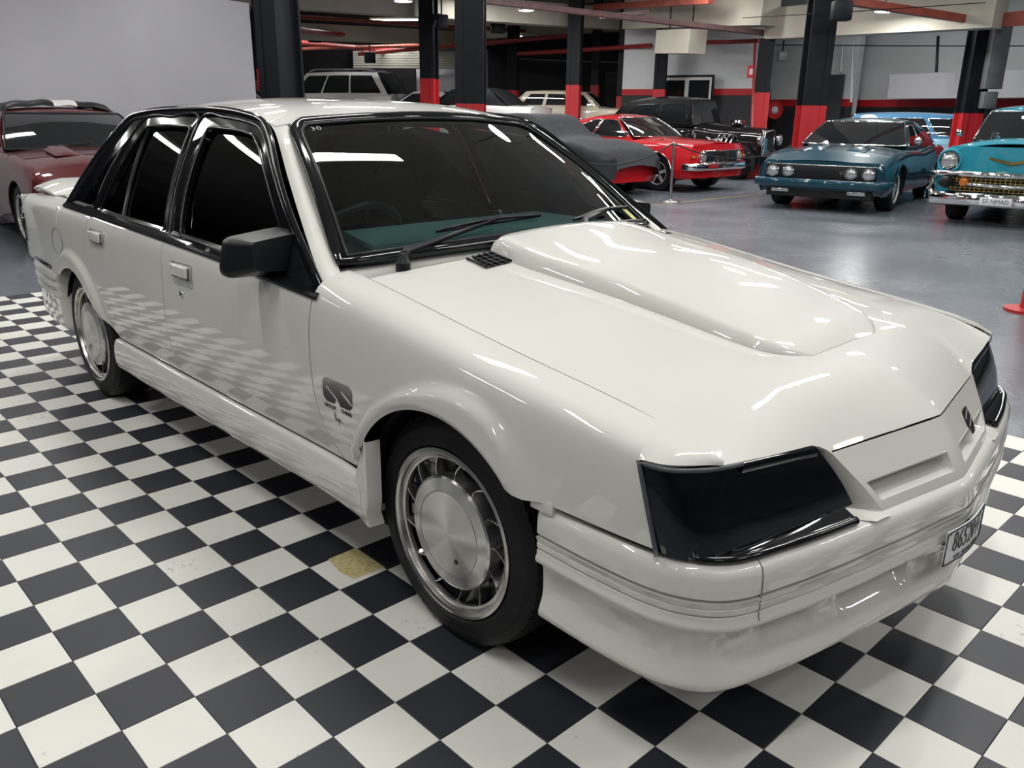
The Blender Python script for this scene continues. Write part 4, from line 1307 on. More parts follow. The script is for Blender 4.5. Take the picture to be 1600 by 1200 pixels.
# upright ends against the wheel arches
for s in (-1, 1):
    e = P[0] if s < 0 else P[-1]
    V = [(p[0] - .0005, p[1], p[2]) for p in e] + [(p[0] - .004, p[1] - s * .05, p[2]) for p in e]
    n = len(e)
    raw('bumper_end', V, [(i, i + 1, n + i + 1, n + i) for i in range(n - 1)], 'white_paint', fb)
    # seam of the corner cap
    i0 = int(np.argmin(abs(plan[:90, 1] + .70))); i0 = i0 if s < 0 else 180 - i0
    tube('bumper_seam', [(p[0] + nrm[i0][0] * .0008, p[1] + nrm[i0][1] * .0008, p[2]) for p in [bump_pt(i0, o, z) for o, z in PROF[1:20]]], .0013, 'ink_grey', fb, n=5)
    # rubber strip along the top edge
    rng = [i for i in range(181) if (plan[i][1] * s > .41) and plan[i][0] > 1.735]
    LBc = np.array(lamps_bottom)
    Ps = []
    for i in rng:
        q_ = np.array([plan[i][0] - nrm[i][0] * .016, -abs(plan[i][1]) + abs(nrm[i][1]) * .016, .540])
        kk_ = int(np.argmin(np.linalg.norm(LBc[:, :2] - q_[:2], axis=1))); b_ = LBc[kk_]
        Ps.append([(v[0], s * abs(v[1]), v[2]) for v in (q_, q_ * .6 + b_ * .4 + np.array([0, 0, .006]), b_ * 1.0 + np.array([-.006, .004, .008]))])
    fi = [k_ for k_, i in enumerate(rng) if plan[i][0] > 1.985]
    sheet('lamp_sill', [Ps[k_] for k_ in fi], 'lamp_black', fb, ref=(0, 0, 1))
    strip = [(plan[i][0] - nrm[i][0] * .022, plan[i][1] - nrm[i][1] * .022, .543) for i in rng]
    tube('bumper_strip', strip, .0095, 'black_trim', fb, n=8, upv=(0, 0, 1), squash=.9)
    # white block behind the strip end at the arch
    o0 = [p for p in [(1.672, s * .838, .548), (1.733, s * .842, .548)]]
    box('bumper_tab', (1.668, s * .815, .525), (1.734, s * .8495, .556), 'white_paint', fb, bevel=.004)
    # small raised step between lamp and nose panel
    st_ = [(2.150, s * .398, .553), (2.206, s * .312, .528), (2.222, s * .318, .535), (2.214, s * .375, .535), (2.178, s * .408, .537)]
    raw('bumper_step', st_, [(0, 1, 2), (0, 2, 3), (0, 3, 4)], 'white_paint', fb, smooth=False)
# top closing between the lamps and under the nose panel
cl = [i for i in range(181) if abs(plan[i][1]) < .84 and plan[i][0] > 1.75]
sheet('bumper_top', [[(plan[i][0] - nrm[i][0] * .055, plan[i][1] - nrm[i][1] * .055, .536), (plan[i][0] - nrm[i][0] * .14, plan[i][1] - nrm[i][1] * .14, .530)] for i in cl], 'white_paint', fb, ref=(0, 0, 1))
# number plate, slightly bent over the point of the bumper
px_ = lambda y: 2.290 - .09 * (math.sqrt(y * y + .0012) - .0346) - .25 * y * y
yz = np.linspace(-.116, .116, 25)
P = [[(px_(y), y, z) for z in (.352, .362, .395, .43, .440)] for y in yz]
plate = sheet('number_plate', P, 'plate_white', fb, thick=.003, ref=(1, 0, 0))
bd_ = [(px_(y) + .001, y, .3545) for y in yz] + [(px_(y) + .001, y, .4375) for y in yz[::-1]]
tube('plate_border', bd_, .0018, 'ink', plate, n=5, closed=True)
def plate_text(name, body, size, yc, zc, sx, m='ink'):
    o = text(name, body, size, Matrix.Identity(4), m, plate, extrude=.0004, sx=sx)
    for v in o.data.vertices:
        y = yc + v.co.x; z = zc + v.co.y; d = v.co.z
        v.co = (px_(y) + .0012 + d, y, z)
    return o
plate_text('plate_number', '86520\u00b7H', .074, -.002, .404, .66)
plate_text('plate_caption', 'NSW - HISTORIC VEHICLE', .0135, 0, .3645, .92)
plate_text('plate_corner_mark', '14', .007, -.104, .432, 1)
box('plate_bracket', (2.215, -.03, .365), (2.280, .03, .425), 'dark', fb)

# ---------------------------------------------------------------- rear bumper
PLr = [(-1.655, -.846), (-1.78, -.845), (-1.94, -.834), (-2.10, -.812), (-2.21, -.782), (-2.28, -.735), (-2.31, -.66), (-2.33, -.45), (-2.34, 0)]
full = [(x, y, 0) for x, y in PLr] + [(x, -y, 0) for x, y in PLr[:-1][::-1]]
planr = crv(full, 121); nr = plan_n(planr)
if nr[60][0] > 0: nr = -nr
PR = [(-.05, .578), (-.02, .577), (-.006, .570), (0, .558), (.006, .545), (.004, .530), (-.004, .524), (-.006, .515), (.004, .505), (.006, .49), (-.003, .480), (-.006, .470), (.002, .460), (.003, .445), (-.006, .435), (-.010, .42), (-.012, .38), (-.012, .33), (-.016, .29), (-.026, .272), (-.06, .268)]
P = [[(planr[i][0] + nr[i][0] * o, planr[i][1] + nr[i][1] * o, z) for o, z in PR] for i in range(121)]
rbm = sheet('rear_bumper', P, 'white_paint', sedan, thick=.004, ref=(-1, 0, 0), hard=42)
for s in (-1, 1):
    e = P[0] if s < 0 else P[-1]
    n = len(e)
    V = [(p[0], p[1], p[2]) for p in e] + [(p[0] + .035, p[1] - s * .018, p[2]) for p in e] + [(p[0] + .040, p[1] - s * .07, p[2]) for p in e]
    raw('bumper_end', V, [(k * n + i, k * n + i + 1, (k + 1) * n + i + 1, (k + 1) * n + i) for k in range(2) for i in range(n - 1)], 'white_paint', rbm)
    rng = [i for i in range(121) if planr[i][1] * s > .6 and planr[i][0] < -1.70]
    tube('bumper_strip', [(planr[i][0] - nr[i][0] * .012, planr[i][1] - nr[i][1] * .012, .586) for i in rng], .012, 'black_trim', rbm, n=8, upv=(0, 0, 1))

# ---------------------------------------------------------------- emblem and lettering on the front fenders
def on_fender(x, z, s, off=.0012): return (x, s * (side_y(x, z) + off), z)
for s, prt in ((-1, right), (1, left)):
    fen = prt['fender']
    X0, X1, ZB, ZT = .852, 1.000, .562, .632
    nb = 17
    bars = []
    for k in range(nb):
        z = ZT - (ZT - ZB) * (k + .5) / nb
        th = .0007 + .0012 * (k / (nb - 1)) ** 1.1
        ins = 0
        if k < 2: ins = .012 - .005 * k
        if k > nb - 5: ins = .016 * ((k - (nb - 5)) / 4) ** 2
        segs = [(X0 + ins, X1 - ins)]
        # two slanting breaks shape the paired letters
        if 5 <= k <= 12:
            t = (k - 5) / 7
            c1 = X0 + .012 + .055 * t; c2 = X0 + .090 + .050 * t
            if 6 <= k:
                segs = [(X0 + ins, c1 - .006), (c1 + .006, c2 - .006), (c2 + .006, X1 - ins)]
        if k >= 13:
            mid = (X0 + X1) / 2 - .003; w = .004 + .003 * (k - 13)
            segs = [(X0 + ins, mid - w), (mid + w, X1 - ins)]
        for a, b in segs:
            if b - a < .004: continue
            bars.append((a, b, z, th))
    V = []; F = []
    for a, b, z, th in bars:
        i0 = len(V); nn = 6
        for x in np.linspace(a, b, nn):
            V.append(on_fender(x, z - th, s)); V.append(on_fender(x, z + th, s))
        F += [(i0 + 2 * i, i0 + 2 * i + 2, i0 + 2 * i + 3, i0 + 2 * i + 1) for i in range(nn - 1)]
    em = raw('fender_emblem', V, F, 'ink', fen, smooth=False)
    for body, size, xc, zc, sx, bold in (('GROUP', .0145, .884, .5495, 1.25, .0006), ('THREE', .0145, .966, .5495, 1.25, .0006)):
        o = text('fender_lettering', body, size, Matrix.Identity(4), 'ink', fen, extrude=0, sx=sx, bold=bold)
        for v in o.data.vertices:
            v.co = on_fender(xc - s * -1 * 0 + (v.co.x if s < 0 else -v.co.x), zc + v.co.y, s)
    sig = [(.902, .540), (.905, .520), (.908, .512), (.911, .538), (.913, .513), (.917, .522), (.915, .514), (.921, .514), (.925, .521), (.923, .500), (.926, .525), (.930, .515), (.935, .522), (.936, .514), (.944, .516)]
    tube('signature', [on_fender(x, z, s) for x, z in sig], .0007, 'ink', fen, n=4)

# ---------------------------------------------------------------- wheels
def make_wheel(name, y_face_sign, parent):
    """wheel about the local Y axis; outside face towards y_face_sign"""
    s = y_face_sign
    R = .3095
    w = raw(name, [], [], None, parent)
    bpy.data.objects.remove(w)
    w = lathe(name, [(.175, -s * .17), (.205, -s * .17), (.205, -s * .02), (.208, s * .004), (.212, s * .016), (.2195, s * .020), (.2275, s * .018), (.229, s * .010), (.229, -s * .17)], 'alloy', parent, n=64)
    # tyre
    prof = [(.220, -s * .185), (.245, -s * .200), (.285, -s * .205), (.300, -s * .195), (.3085, -s * .17), (R, -s * .13), (R, -s * .055), (.3085, -s * .018), (.302, -s * .002), (.292, s * .006), (.280, s * .012), (.276, s * .0135), (.272, s * .0130), (.262, s * .016), (.248, s * .018), (.240, s * .020), (.2355, s * .020), (.232, s * .014), (.226, s * .006)]
    ty = lathe('tyre', prof, 'rubber', w, n=72, hard=28)
    # tread blocks
    V = []; F = []
    for k in range(72):
        a = 2 * PI * k / 72
        for lane, (h0, h1, sk) in enumerate(((-.185, -.135, .4), (-.125, -.095, -.4), (-.085, -.055, .4), (-.045, -.002, -.4))):
            i0 = len(V)
            da = 2 * PI / 72 * .36
            for rr in (R - .005, R + .0022):
                drop = .006 if h1 > -.01 or h0 < -.18 else 0
                for aa, hh in ((a - da, h0), (a + da, h0), (a + da + sk * .05, h1), (a - da + sk * .05, h1)):
                    rv = rr - (drop if (hh > -.01 or hh < -.18) else 0)
                    V.append((rv * math.cos(aa), s * hh, rv * math.sin(aa)))
            F += [(i0 + 4, i0 + 5, i0 + 6, i0 + 7), (i0, i0 + 1, i0 + 5, i0 + 4), (i0 + 1, i0 + 2, i0 + 6, i0 + 5), (i0 + 2, i0 + 3, i0 + 7, i0 + 6), (i0 + 3, i0, i0 + 4, i0 + 7)]
    raw('tread', V, F, 'rubber', w, smooth=False)['kind'] = 'stuff'
    # dark dish behind the vanes
    lathe('wheel_dish', [(0, -s * .045), (.10, -s * .045), (.17, -s * .035), (.206, -s * .012), (.210, -s * .02)], 'lamp_black', w, n=48)
    # polished ring inside the lip
    lathe('rim_ring', [(.196, -s * .006), (.198, s * .004), (.2035, s * .006), (.209, s * .004), (.210, -s * .006)], 'alloy', w, n=64)
    # curved turbine vanes
    nv = 13
    for k in range(nv):
        a0 = 2 * PI * k / nv
        P = []
        for t in np.linspace(0, 1, 7):
            r = .145 + .056 * t
            a = a0 + s * (.03 + .17 * t ** 1.6)
            rowp = []
            for hh, da in ((-s * .036, .012), (s * .001 - s * .004 * (1 - t), 0), (s * .001 - s * .004 * (1 - t), .016 + .008 * t)):
                rowp.append((r * math.cos(a + s * da), hh, r * math.sin(a + s * da)))
            P.append(rowp)
        sheet('vane', P, 'alloy', w, thick=.0015, ref=(0, s, 0), hard=30)
    # turned centre cap
    cap = lathe('centre_cap', [(0, s * .020), (.05, s * .0195), (.112, s * .0175), (.1135, s * .0165), (.115, s * .0172), (.146, s * .0125), (.152, s * .009), (.153, -s * .01), (.15, -s * .035)], 'brushed', w, n=72, hard=20)
    lathe('cap_lock', [(0, s * .0205), (.0065, s * .0205), (.0075, s * .0185), (.0075, s * .012)], 'black_satin', cap, n=14, center=(.055, 0, -.05))
    lathe('cap_lock_ring', [(.0078, s * .0192), (.0095, s * .0192), (.0095, s * .012)], 'alloy', cap, n=16, center=(.055, 0, -.05))
    tb = [(.1138 * math.cos(a), s * .0172, .1138 * math.sin(a)) for a in np.linspace(0, 2 * PI, 60, endpoint=False)]
    tube('cap_groove', tb, .0009, 'ink_grey', cap, n=4, closed=True)
    box('balance_weight', (-.012 - .03, s * .012 - .004, .206), (.024 - .03, s * .012 + .006, .221), 'ink_grey', w, bevel=.002)
    return w
for (x, s) in ((WB, -1), (-WB, -1), (WB, 1), (-WB, 1)):
    wh = make_wheel('wheel', s, sedan)
    wh.location = (x, s * .790, .3115)
    wh.rotation_euler = (0, .35 if x > 0 else 1.3, 0)

# ---------------------------------------------------------------- underbody, wheel wells, cabin
box('underbody', (-2.12, -.57, .20), (2.02, .57, .50), 'dark', sedan)
for s in (-1, 1):
    box('door_gap_backing', (-.93, s * .57, .255), (.985, s * .812, .80), 'dark', sedan)  # dark box added behind the doors so their gaps read as shade
    box('nose_box', (1.78, s * .45, .42), (1.90, s * .79, .66), 'dark', sedan)
    box('tail_box', (-2.18, s * .45, .46), (-1.74, s * .77, .84), 'dark', sedan)
    for (cx, cz, r) in (ARCH_F, ARCH_R):
        P = []
        for a in np.linspace(-.02, PI + .02, 30):
            c, q = math.cos(a), math.sin(a)
            P.append([(cx + (r + .004) * c, s * .808, cz + (r + .004) * q), (cx + (r + .012) * c, s * .79, cz + (r + .012) * q), (cx + (r + .012) * c, s * .56, cz + (r + .012) * q)])
        sheet('wheel_well', P, 'dark', sedan, thick=.003, ref=None)
box('hood_gap_backing', (1.0, -.60, .50), (1.98, .60, .68), 'dark', sedan)  # plain dark box added below the hood to darken its seam
box('cabin_floor', (-1.9, -.70, .50), (.86, .70, .60), 'dark', sedan)
box('parcel_shelf', (-1.72, -.62, .60), (-1.25, .62, .895), 'seat', sedan)
# headliner
P = []
for x in np.linspace(-1.05, .20, 12):
    P.append([(x, a * (float(f_ry(x)) - .03), float(f_rc(x)) - .045 - (float(f_rc(x)) - float(f_rz(x))) * abs(a) ** 2.5) for a in np.linspace(-1, 1, 13)])
sheet('headliner', P, 'seat', roof, ref=(0, 0, -1))
# dashboard
dp = [(.79, .60), (.79, .888), (.70, .912), (.46, .925), (.415, .915), (.40, .87), (.43, .70), (.45, .60)]
V = []
for y in (-.66, .66):
    V += [(x, y, z) for x, z in dp]
n = len(dp)
dash = raw('dashboard', V, [tuple(range(n)), tuple(range(2 * n - 1, n - 1, -1))] + [(i, (i + 1) % n, n + (i + 1) % n, n + i) for i in range(n)], 'seat', sedan, smooth=False)
raw('dash_pad', [(.66, -.545, .940), (.35, -.455, .945), (.32, .50, .945), (.66, .545, .940), (.66, -.545, .925), (.35, -.455, .918), (.32, .50, .918), (.66, .545, .925)],
    [(0, 1, 2, 3), (4, 7, 6, 5), (0, 4, 5, 1), (1, 5, 6, 2), (2, 6, 7, 3), (3, 7, 4, 0)], 'dash', dash, smooth=False)
# steering wheel on the right-hand side
cs = np.array([.265, -.36, .88]); ax = np.array([-.80, 0, .60]); u = np.array([0, 1, 0]); v = np.cross(ax, u)
st = tube('steering_wheel', [cs + .185 * (math.cos(a) * u + math.sin(a) * v) for a in np.linspace(0, 2 * PI, 40, endpoint=False)], .014, 'black_satin', sedan, n=8, closed=True)
tube('steering_column', [cs, cs - ax * .25], .03, 'black_satin', st, n=8)
for a in (0.2, PI - .2, -PI / 2):
    tube('spoke', [cs - ax * .02, cs + .18 * (math.cos(a) * u + math.sin(a) * v)], .014, 'black_satin', st, n=6, squash=.5)
for y in (-.36, .36):
    bm = bmesh.new()
    box_bm(bm, (-.40, y, .72), (.50, .50, .22)); box_bm(bm, (-.66, y, 0.98), (.16, .48, .52), Matrix.Rotation(-.25, 3, 'Y'))
    box_bm(bm, (-.76, y, 1.22), (.10, .26, .14), Matrix.Rotation(-.25, 3, 'Y'))
    bm_obj('front_seat', bm, 'seat', sedan, smooth=True, bevel=.04)
box('rear_seat', (-1.35, -.62, .60), (-1.15, .62, 1.0), 'seat', sedan, bevel=.04)

# ---------------------------------------------------------------- wipers
def wiper(pivot, knuckle, mid, b0, b1):
    base = lathe('wiper', [(.022, -.03), (.022, -.004), (.016, .006), (.010, .022), (0, .026)], 'black_satin', sedan, n=16, axis='Z', center=pivot)
    pv = np.array(pivot) + (0, 0, .016)
    tube('wiper_arm', [pv, np.array(knuckle), np.array(knuckle) * .55 + np.array(mid) * .45, np.array(mid)], [.012, .013, .008, .005], 'black_satin', base, n=8)
    B = crv([b0, np.array(b0) * .5 + np.array(b1) * .5 + np.array((.002, 0, .010)), b1], 14)
    tube('wiper_bridge', B, [.003, .004, .005, .006, .0065, .007, .0075, .0075, .007, .0065, .006, .005, .004, .003], 'black_satin', base, n=6)
    tube('wiper_blade', [np.array(b0) + (-.004, 0, -.004), np.array(b1) + (-.004, 0, -.004)], .004, 'black_satin', base, n=5)
wiper((.905, -.610, .932), tuple(ws(-.752, -.0, .022)), tuple(ws(-.309, .111, .020)), tuple(ws(-.594, .099, .014)), tuple(ws(-.037, .118, .014)))
wiper((.952, .10, .955), tuple(ws(.20, .050, .022)), tuple(ws(.532, .117, .020)), tuple(ws(.146, .070, .014)), tuple(ws(.922, .144, .014)))
# ================================================================ the cars behind
M['red_paint'] = paint('bright red paint', (.50, .012, .018))
M['maroon_paint'] = paint('dark red paint', (.090, .005, .007))
M['teal_paint'] = paint('deep teal metallic paint', (.005, .045, .072), flake=.15)
M['turq_paint'] = paint('turquoise paint', (.020, .25, .34))
M['cream_paint'] = paint('cream paint', (.66, .61, .49))
M['white2_paint'] = paint('cool white paint', (.66, .66, .65))
M['silver_paint'] = paint('silver grey paint', (.32, .34, .36), flake=.5)
M['black_paint'] = paint('deep black paint', (.004, .004, .005))
M['sky_paint'] = paint('mid blue paint', (.060, .20, .36))
M['bluewhite_paint'] = paint('pale blue paint', (.16, .36, .48))
M['vinyl_black'] = mat('black vinyl roof', (.008, .009, .011), noise=.2, scale=50, rough=.45, bump=.1, bscale=300)
M['cloth_navy'] = mat('dark grey car cover cloth', (.020, .024, .032), noise=.35, scale=9, rough=.85, bump=.3, bscale=220)
M['cloth_white'] = mat('white cloth', (.7, .69, .68), noise=.1, scale=9, rough=.85)
M['lens'] = mat('headlamp lens', (.55, .56, .56), noise=.25, scale=60, rough=.08, metal=.6, coat=1)
M['amber'] = mat('amber lens', (.55, .14, .015), noise=.1, rough=.15, coat=1)
M['red_lens'] = mat('red lens', (.35, .01, .012), noise=.1, rough=.15, coat=1)
M['gold'] = mat('gold trim', (.62, .46, .14), noise=.1, scale=30, rough=.2, metal=1)
M['leather'] = mat('tan seat leather', (.30, .18, .09), noise=.2, scale=20, rough=.6)

def car_wheel(parent, x, y, s, r, w, rim, style='mag', stripe=None):
    """tyre, rim, spokes; s is the outward side"""
    wh = lathe('wheel', [(rim * .80, -s * w * .8), (rim, -s * w * .8), (rim * .97, -s * .02), (rim * 1.0, s * .012), (rim * 1.06, s * .010), (rim * 1.06, -s * w * .8)], 'wheel_silver', parent, n=40)
    wh.location = (x, y, r)
    lathe('tyre', [(rim * 1.02, -s * w * .9), (r * .90, -s * w), (r * .985, -s * w * .93), (r, -s * w * .75), (r, -s * w * .2), (r * .985, -s * .006), (r * .92, s * .012), (rim * 1.2, s * .016), (rim * 1.04, s * .008)], 'rubber', wh, n=44)
    lathe('wheel_dish', [(0, -s * .05), (rim * .9, -s * .05), (rim * .98, -s * .012)], 'dark', wh, n=28)
    if style == 'mag':
        for k in range(5):
            a = 2 * PI * k / 5 + .3
            P = []
            for t in np.linspace(.22, .97, 5):
                ww = rim * (.20 - .07 * t) / max(t, .3) * .9
                P.append([(rim * t * math.cos(a + d), -s * (.005 + .022 * t), rim * t * math.sin(a + d)) for d in (-ww / rim, 0, ww / rim)])
            sheet('spoke', P, 'wheel_silver', wh, thick=.012, ref=(0, s, 0))
        lathe('hub_cap', [(0, s * .018), (rim * .16, s * .014), (rim * .24, -s * .004), (rim * .26, -s * .04)], 'chrome', wh, n=24)
    else:
        lathe('hub_cap', [(0, s * .020), (rim * .18, s * .018), (rim * .34, s * .004), (rim * .5, -s * .010), (rim * .72, s * .004), (rim * .93, -s * .006), (rim * .97, -s * .02)], 'wheel_silver', wh, n=36)
    if stripe:
        lathe('tyre_stripe', [(rim * 1.22, s * .0165), (rim * 1.25, s * .0170), (rim * 1.30, s * .0165)], stripe, wh, n=40)
    return wh

def classic(name, label, loc, az, sp, cat='car', group=None):
    root = empty(name, (loc[0], loc[1], loc[2] or FZ), az)
    tag(root, label, cat, group)
    pm = sp['paint']; wb = sp['wb']; xf = sp['fo']; xr = -wb - sp['ro']; zl = sp.get('zl', .24); rw = sp.get('rw', .315)
    hw = pch(*zip(*sp['hw'])); zs = pch(*zip(*sp['zs'])); ra = sp.get('ra', rw + .06)
    sec = sp.get('sec', [(.055, 0), (.015, .18), (0, .45), (.012, .75), (.045, .95), (.11, 1.0)])
    def section(x, zlow, n=18):
        z0, z1, w = zl, float(zs(x)), float(hw(x))
        pts = crv([(w - o, z0 + (z1 - z0) * t, 0) for o, t in sec], 60)[:, :2]
        keep = pts[:, 1] > zlow
        y0 = np.interp(zlow, pts[:, 1], pts[:, 0])
        return resamp(np.vstack([[y0, zlow], pts[keep]]), n)
    arches = sp.get('arches', [0, -wb])
    def col(x, zlow): return [(x, -y, z) for y, z in section(x, zlow)]
    xs = [(x, zl + .001) for x in np.linspace(xr + .05, arches[-1] - ra, 12)[:-1]]
    for k, ax in enumerate(arches[::-1]):
        dz = max(0, zl - rw)
        for a in np.linspace(PI, 0, 21):
            xx = ax + ra * math.cos(a); zz = max(zl + .001, rw + ra * .98 * math.sin(a))
            xs.append((xx, zz))
        if k == 0 and len(arches) > 1: xs += [(x, zl + .001) for x in np.linspace(ax + ra, arches[0] - ra, 14)[1:-1]]
    xs += [(x, zl + .001) for x in np.linspace(arches[0] + ra, xf - .06, 10)[1:]]
    cols = [col(x, z) for x, z in xs]
    for mir in (False, True):
        sheet('body_side', cols, pm, root, thick=.012, ref=(0, -1, 0), mirror=mir)
    ins = sec[-1][0]
    gh = sp.get('gh')
    def deck(nm, xa, xb, crown, m=pm):
        P = []
        for x in np.linspace(xa, xb, 22):
            w = float(hw(x)) - ins; z = float(zs(x)); t1 = sp.get('nose_drop', .03) * float(sstep(xf - .25, xf, x))
            P.append([(x, a * w, z - t1 * (1 - abs(a)) * 0 + crown * (1 - abs(a) ** 2.2) - .004) for a in np.linspace(-1, 1, 23)])
        return sheet(nm, P, m, root, thick=.01, ref=(0, 0, 1))
    def face(nm, xe, sgn, z0, z1, m=pm, bow=.06):
        P = []
        xc = xe - sgn * .06
        for z in np.linspace(z0, z1, 8):
            w = float(np.interp(z, *np.array(section(xc, zl + .001)).T[::-1]))
            P.append([(xe - sgn * (.06 * abs(a) ** 5 + bow * a * a * .3), a * w, z) for a in np.linspace(-1, 1, 25)])
        return sheet(nm, P, m, root, thick=.01, ref=(sgn, 0, 0))
    z1f, z1r = float(zs(xf - .06)), float(zs(xr + .06))
    root_parts = {}
    root_parts['hood'] = deck('hood', gh['wb'][0] - .12 if gh else -1, xf - .02, sp.get('crown', .05), sp.get('hood_paint', pm))
    root_parts['trunk'] = deck('trunk_lid', xr + .02, gh['rb'][0] + .12 if gh else -1.1, sp.get('tcrown', .04))
    root_parts['front'] = face('front_panel', xf, 1, zl + .02, z1f + .5 * sp.get('crown', .05))
    root_parts['rear'] = face('rear_panel', xr, -1, zl + .02, z1r + .5 * sp.get('tcrown', .04))
    for s in (-1, 1):
        for k, ax in enumerate(arches):
            P = [[(ax + (ra + .01) * math.cos(a), s * (float(hw(ax)) - .03), rw + (ra + .01) * math.sin(a)), (ax + (ra + .01) * math.cos(a), s * .45, rw + (ra + .01) * math.sin(a))] for a in np.linspace(-.3, PI + .3, 16)]
            sheet('wheel_well', P, 'dark', root)
        if sp.get('wheels', True):
            rf, rr = rw, sp.get('rr', rw)
            for ax, r_ in ((0, rf), (-wb, rr)):
                if ax in arches:
                    wy = float(hw(ax)) - sp.get('tuck', .05)
                    car_wheel(root, ax, s * wy, s, r_, sp.get('tw', .20), sp.get('rim', .195), sp.get('style', 'mag'), sp.get('stripe'))
    box('underbody', (xr + .15, -.62, zl + .0), (xf - .12, .62, .55), 'dark', root)
    if gh:
        (wbx, wbz), (wtx, wtz), (rtx, rtz), (rbx, rbz) = gh['wb'], gh['wt'], gh['rt'], gh['rb']
        hb, ht = gh['hb'], gh['ht']; bow = gh.get('bow', .16); rbow = gh.get('rbow', .10)
        def scr(a, b): return np.array([(wbx - bow * a * a) * (1 - b) + (wtx - bow * .6 * a * a) * b, a * (hb * (1 - b) + ht * b), wbz * (1 - b) + wtz * b]) + np.array([.4, 0, .5]) * .03 * math.sin(PI * b)
        def rear(a, b): return np.array([(rbx + rbow * a * a) * (1 - b) + (rtx + rbow * .6 * a * a) * b, a * (hb * .97 * (1 - b) + ht * b), rbz * (1 - b) + rtz * b]) + np.array([-.4, 0, .5]) * .03 * math.sin(PI * b)
        P = [[scr(a, b) for b in np.linspace(0, 1, 8)] for a in np.linspace(-1, 1, 17)]
        wsn = sheet('windscreen', P, 'glass_dark', root, ref=(1, 0, 1))
        rim_m = gh.get('trim', 'chrome')
        def loop(fn, e=.02):
            return [fn(a, e) for a in np.linspace(-1 + e, 1 - e, 14)] + [fn(1 - e, b) for b in np.linspace(e, 1 - e, 8)[1:]] + [fn(a, 1 - e) for a in np.linspace(1 - e, -1 + e, 14)[1:]] + [fn(-1 + e, b) for b in np.linspace(1 - e, e, 8)[1:-1]]
        tube('screen_trim', loop(scr), .013, rim_m, wsn, n=6, closed=True)
        P = [[rear(a, b) for b in np.linspace(0, 1, 8)] for a in np.linspace(-1, 1, 17)]
        rwn = sheet('rear_window', P, 'glass_dark' if gh.get('rear_glass', True) else gh.get('roof', pm), root, ref=(-1, 0, 1))
        if gh.get('rear_glass', True): tube('screen_trim', loop(rear), .013, rim_m, rwn, n=6, closed=True)
        # roof
        P = []
        rc = gh.get('crown', .05)
        for t in np.linspace(0, 1, 18):
            row = []
            for a in np.linspace(-1, 1, 19):
                x0 = rtx + rbow * .6 * a * a; x1 = wtx - bow * .6 * a * a
                x = x0 + (x1 - x0) * t
                z = rtz + (wtz - rtz) * t + rc * (1 - abs(a) ** 2.4) * 1.0 * (.35 + .65 * math.sin(PI * min(1, max(0, .08 + .84 * t)))) + gh.get('arc', .03) * math.sin(PI * t) 
                row.append((x, a * ht * (1 + .0), z - rc * .35 * (1 - abs(a) ** 2.4) * (1 if t in (0, 1) else 0)))
            P.append(row)
        rf_ = sheet('roof', P, gh.get('roof', pm), root, thick=.02, ref=(0, 0, 1))
        # sides of the cabin
        for s in (-1, 1):
            def sd(u, v, off=0.0):
                f0 = np.array([wbx - bow, hb, wbz]); f1 = np.array([wtx - bow * .6, ht, wtz + gh.get('arc', .03) * 0])
                r0 = np.array([rbx + rbow, hb * .97, rbz]); r1 = np.array([rtx + rbow * .6, ht, rtz])
                lo = r0 * (1 - u) + f0 * u; hi = r1 * (1 - u) + f1 * u
                hi = hi + np.array([0, 0, gh.get('arc', .03) * math.sin(PI * u)])
                lo = lo.copy(); lo[2] = float(zs(lo[0])) - .01
                p = lo * (1 - v) + hi * v
                p[1] += .025 * math.sin(PI * v) + off
                p[1] *= s
                return p
            P = [[sd(u, v) for v in np.linspace(0, 1, 8)] for u in np.linspace(0, 1, 20)]
            sf = sheet('cabin_side', P, gh.get('side', pm), root, thick=.02, ref=(0, s, 0))
            for poly in gh['win']:
                # poly: quad (u0 low, u1 low, u1 high, u0 high, v0, v1)
                u0, u1, u2, u3, v0, v1 = poly
                P = []
                for t in np.linspace(0, 1, 10):
                    P.append([sd((u0 + (u1 - u0) * t) * (1 - q) + (u3 + (u2 - u3) * t) * q, v0 + (v1 - v0) * q, .006) for q in np.linspace(0, 1, 7)])
                wn = sheet('side_window', P, 'glass_dark', sf, thick=.003, ref=(0, s, 0))
                lp = [P[i][0] for i in range(10)] + [P[-1][j] for j in range(1, 7)] + [P[i][-1] for i in range(8, -1, -1)] + [P[0][j] for j in range(5, 0, -1)]
                tube('window_trim', lp, .010, rim_m, wn, n=6, closed=True)
    if sp.get('gutter'): pass
    return root, root_parts, (hw, zs, section)

def lamp_round(parent, c, r, ax=(1, 0, 0), m='lens', ring_m='chrome', name='headlight'):
    """round lamp facing local +x (or -x)"""
    s = 1 if ax[0] >= 0 else -1
    o = lathe(name, [(0, s * .030), (r * .5, s * .026), (r * .85, s * .014), (r * .98, 0), (r * .98, -s * .05)], m, parent, n=24, axis='X')
    o.location = c
    lathe('lamp_ring', [(r * .97, -s * .01), (r * 1.02, s * .016), (r * 1.16, s * .008), (r * 1.18, -s * .05)], ring_m, o, n=28, axis='X')
    return o

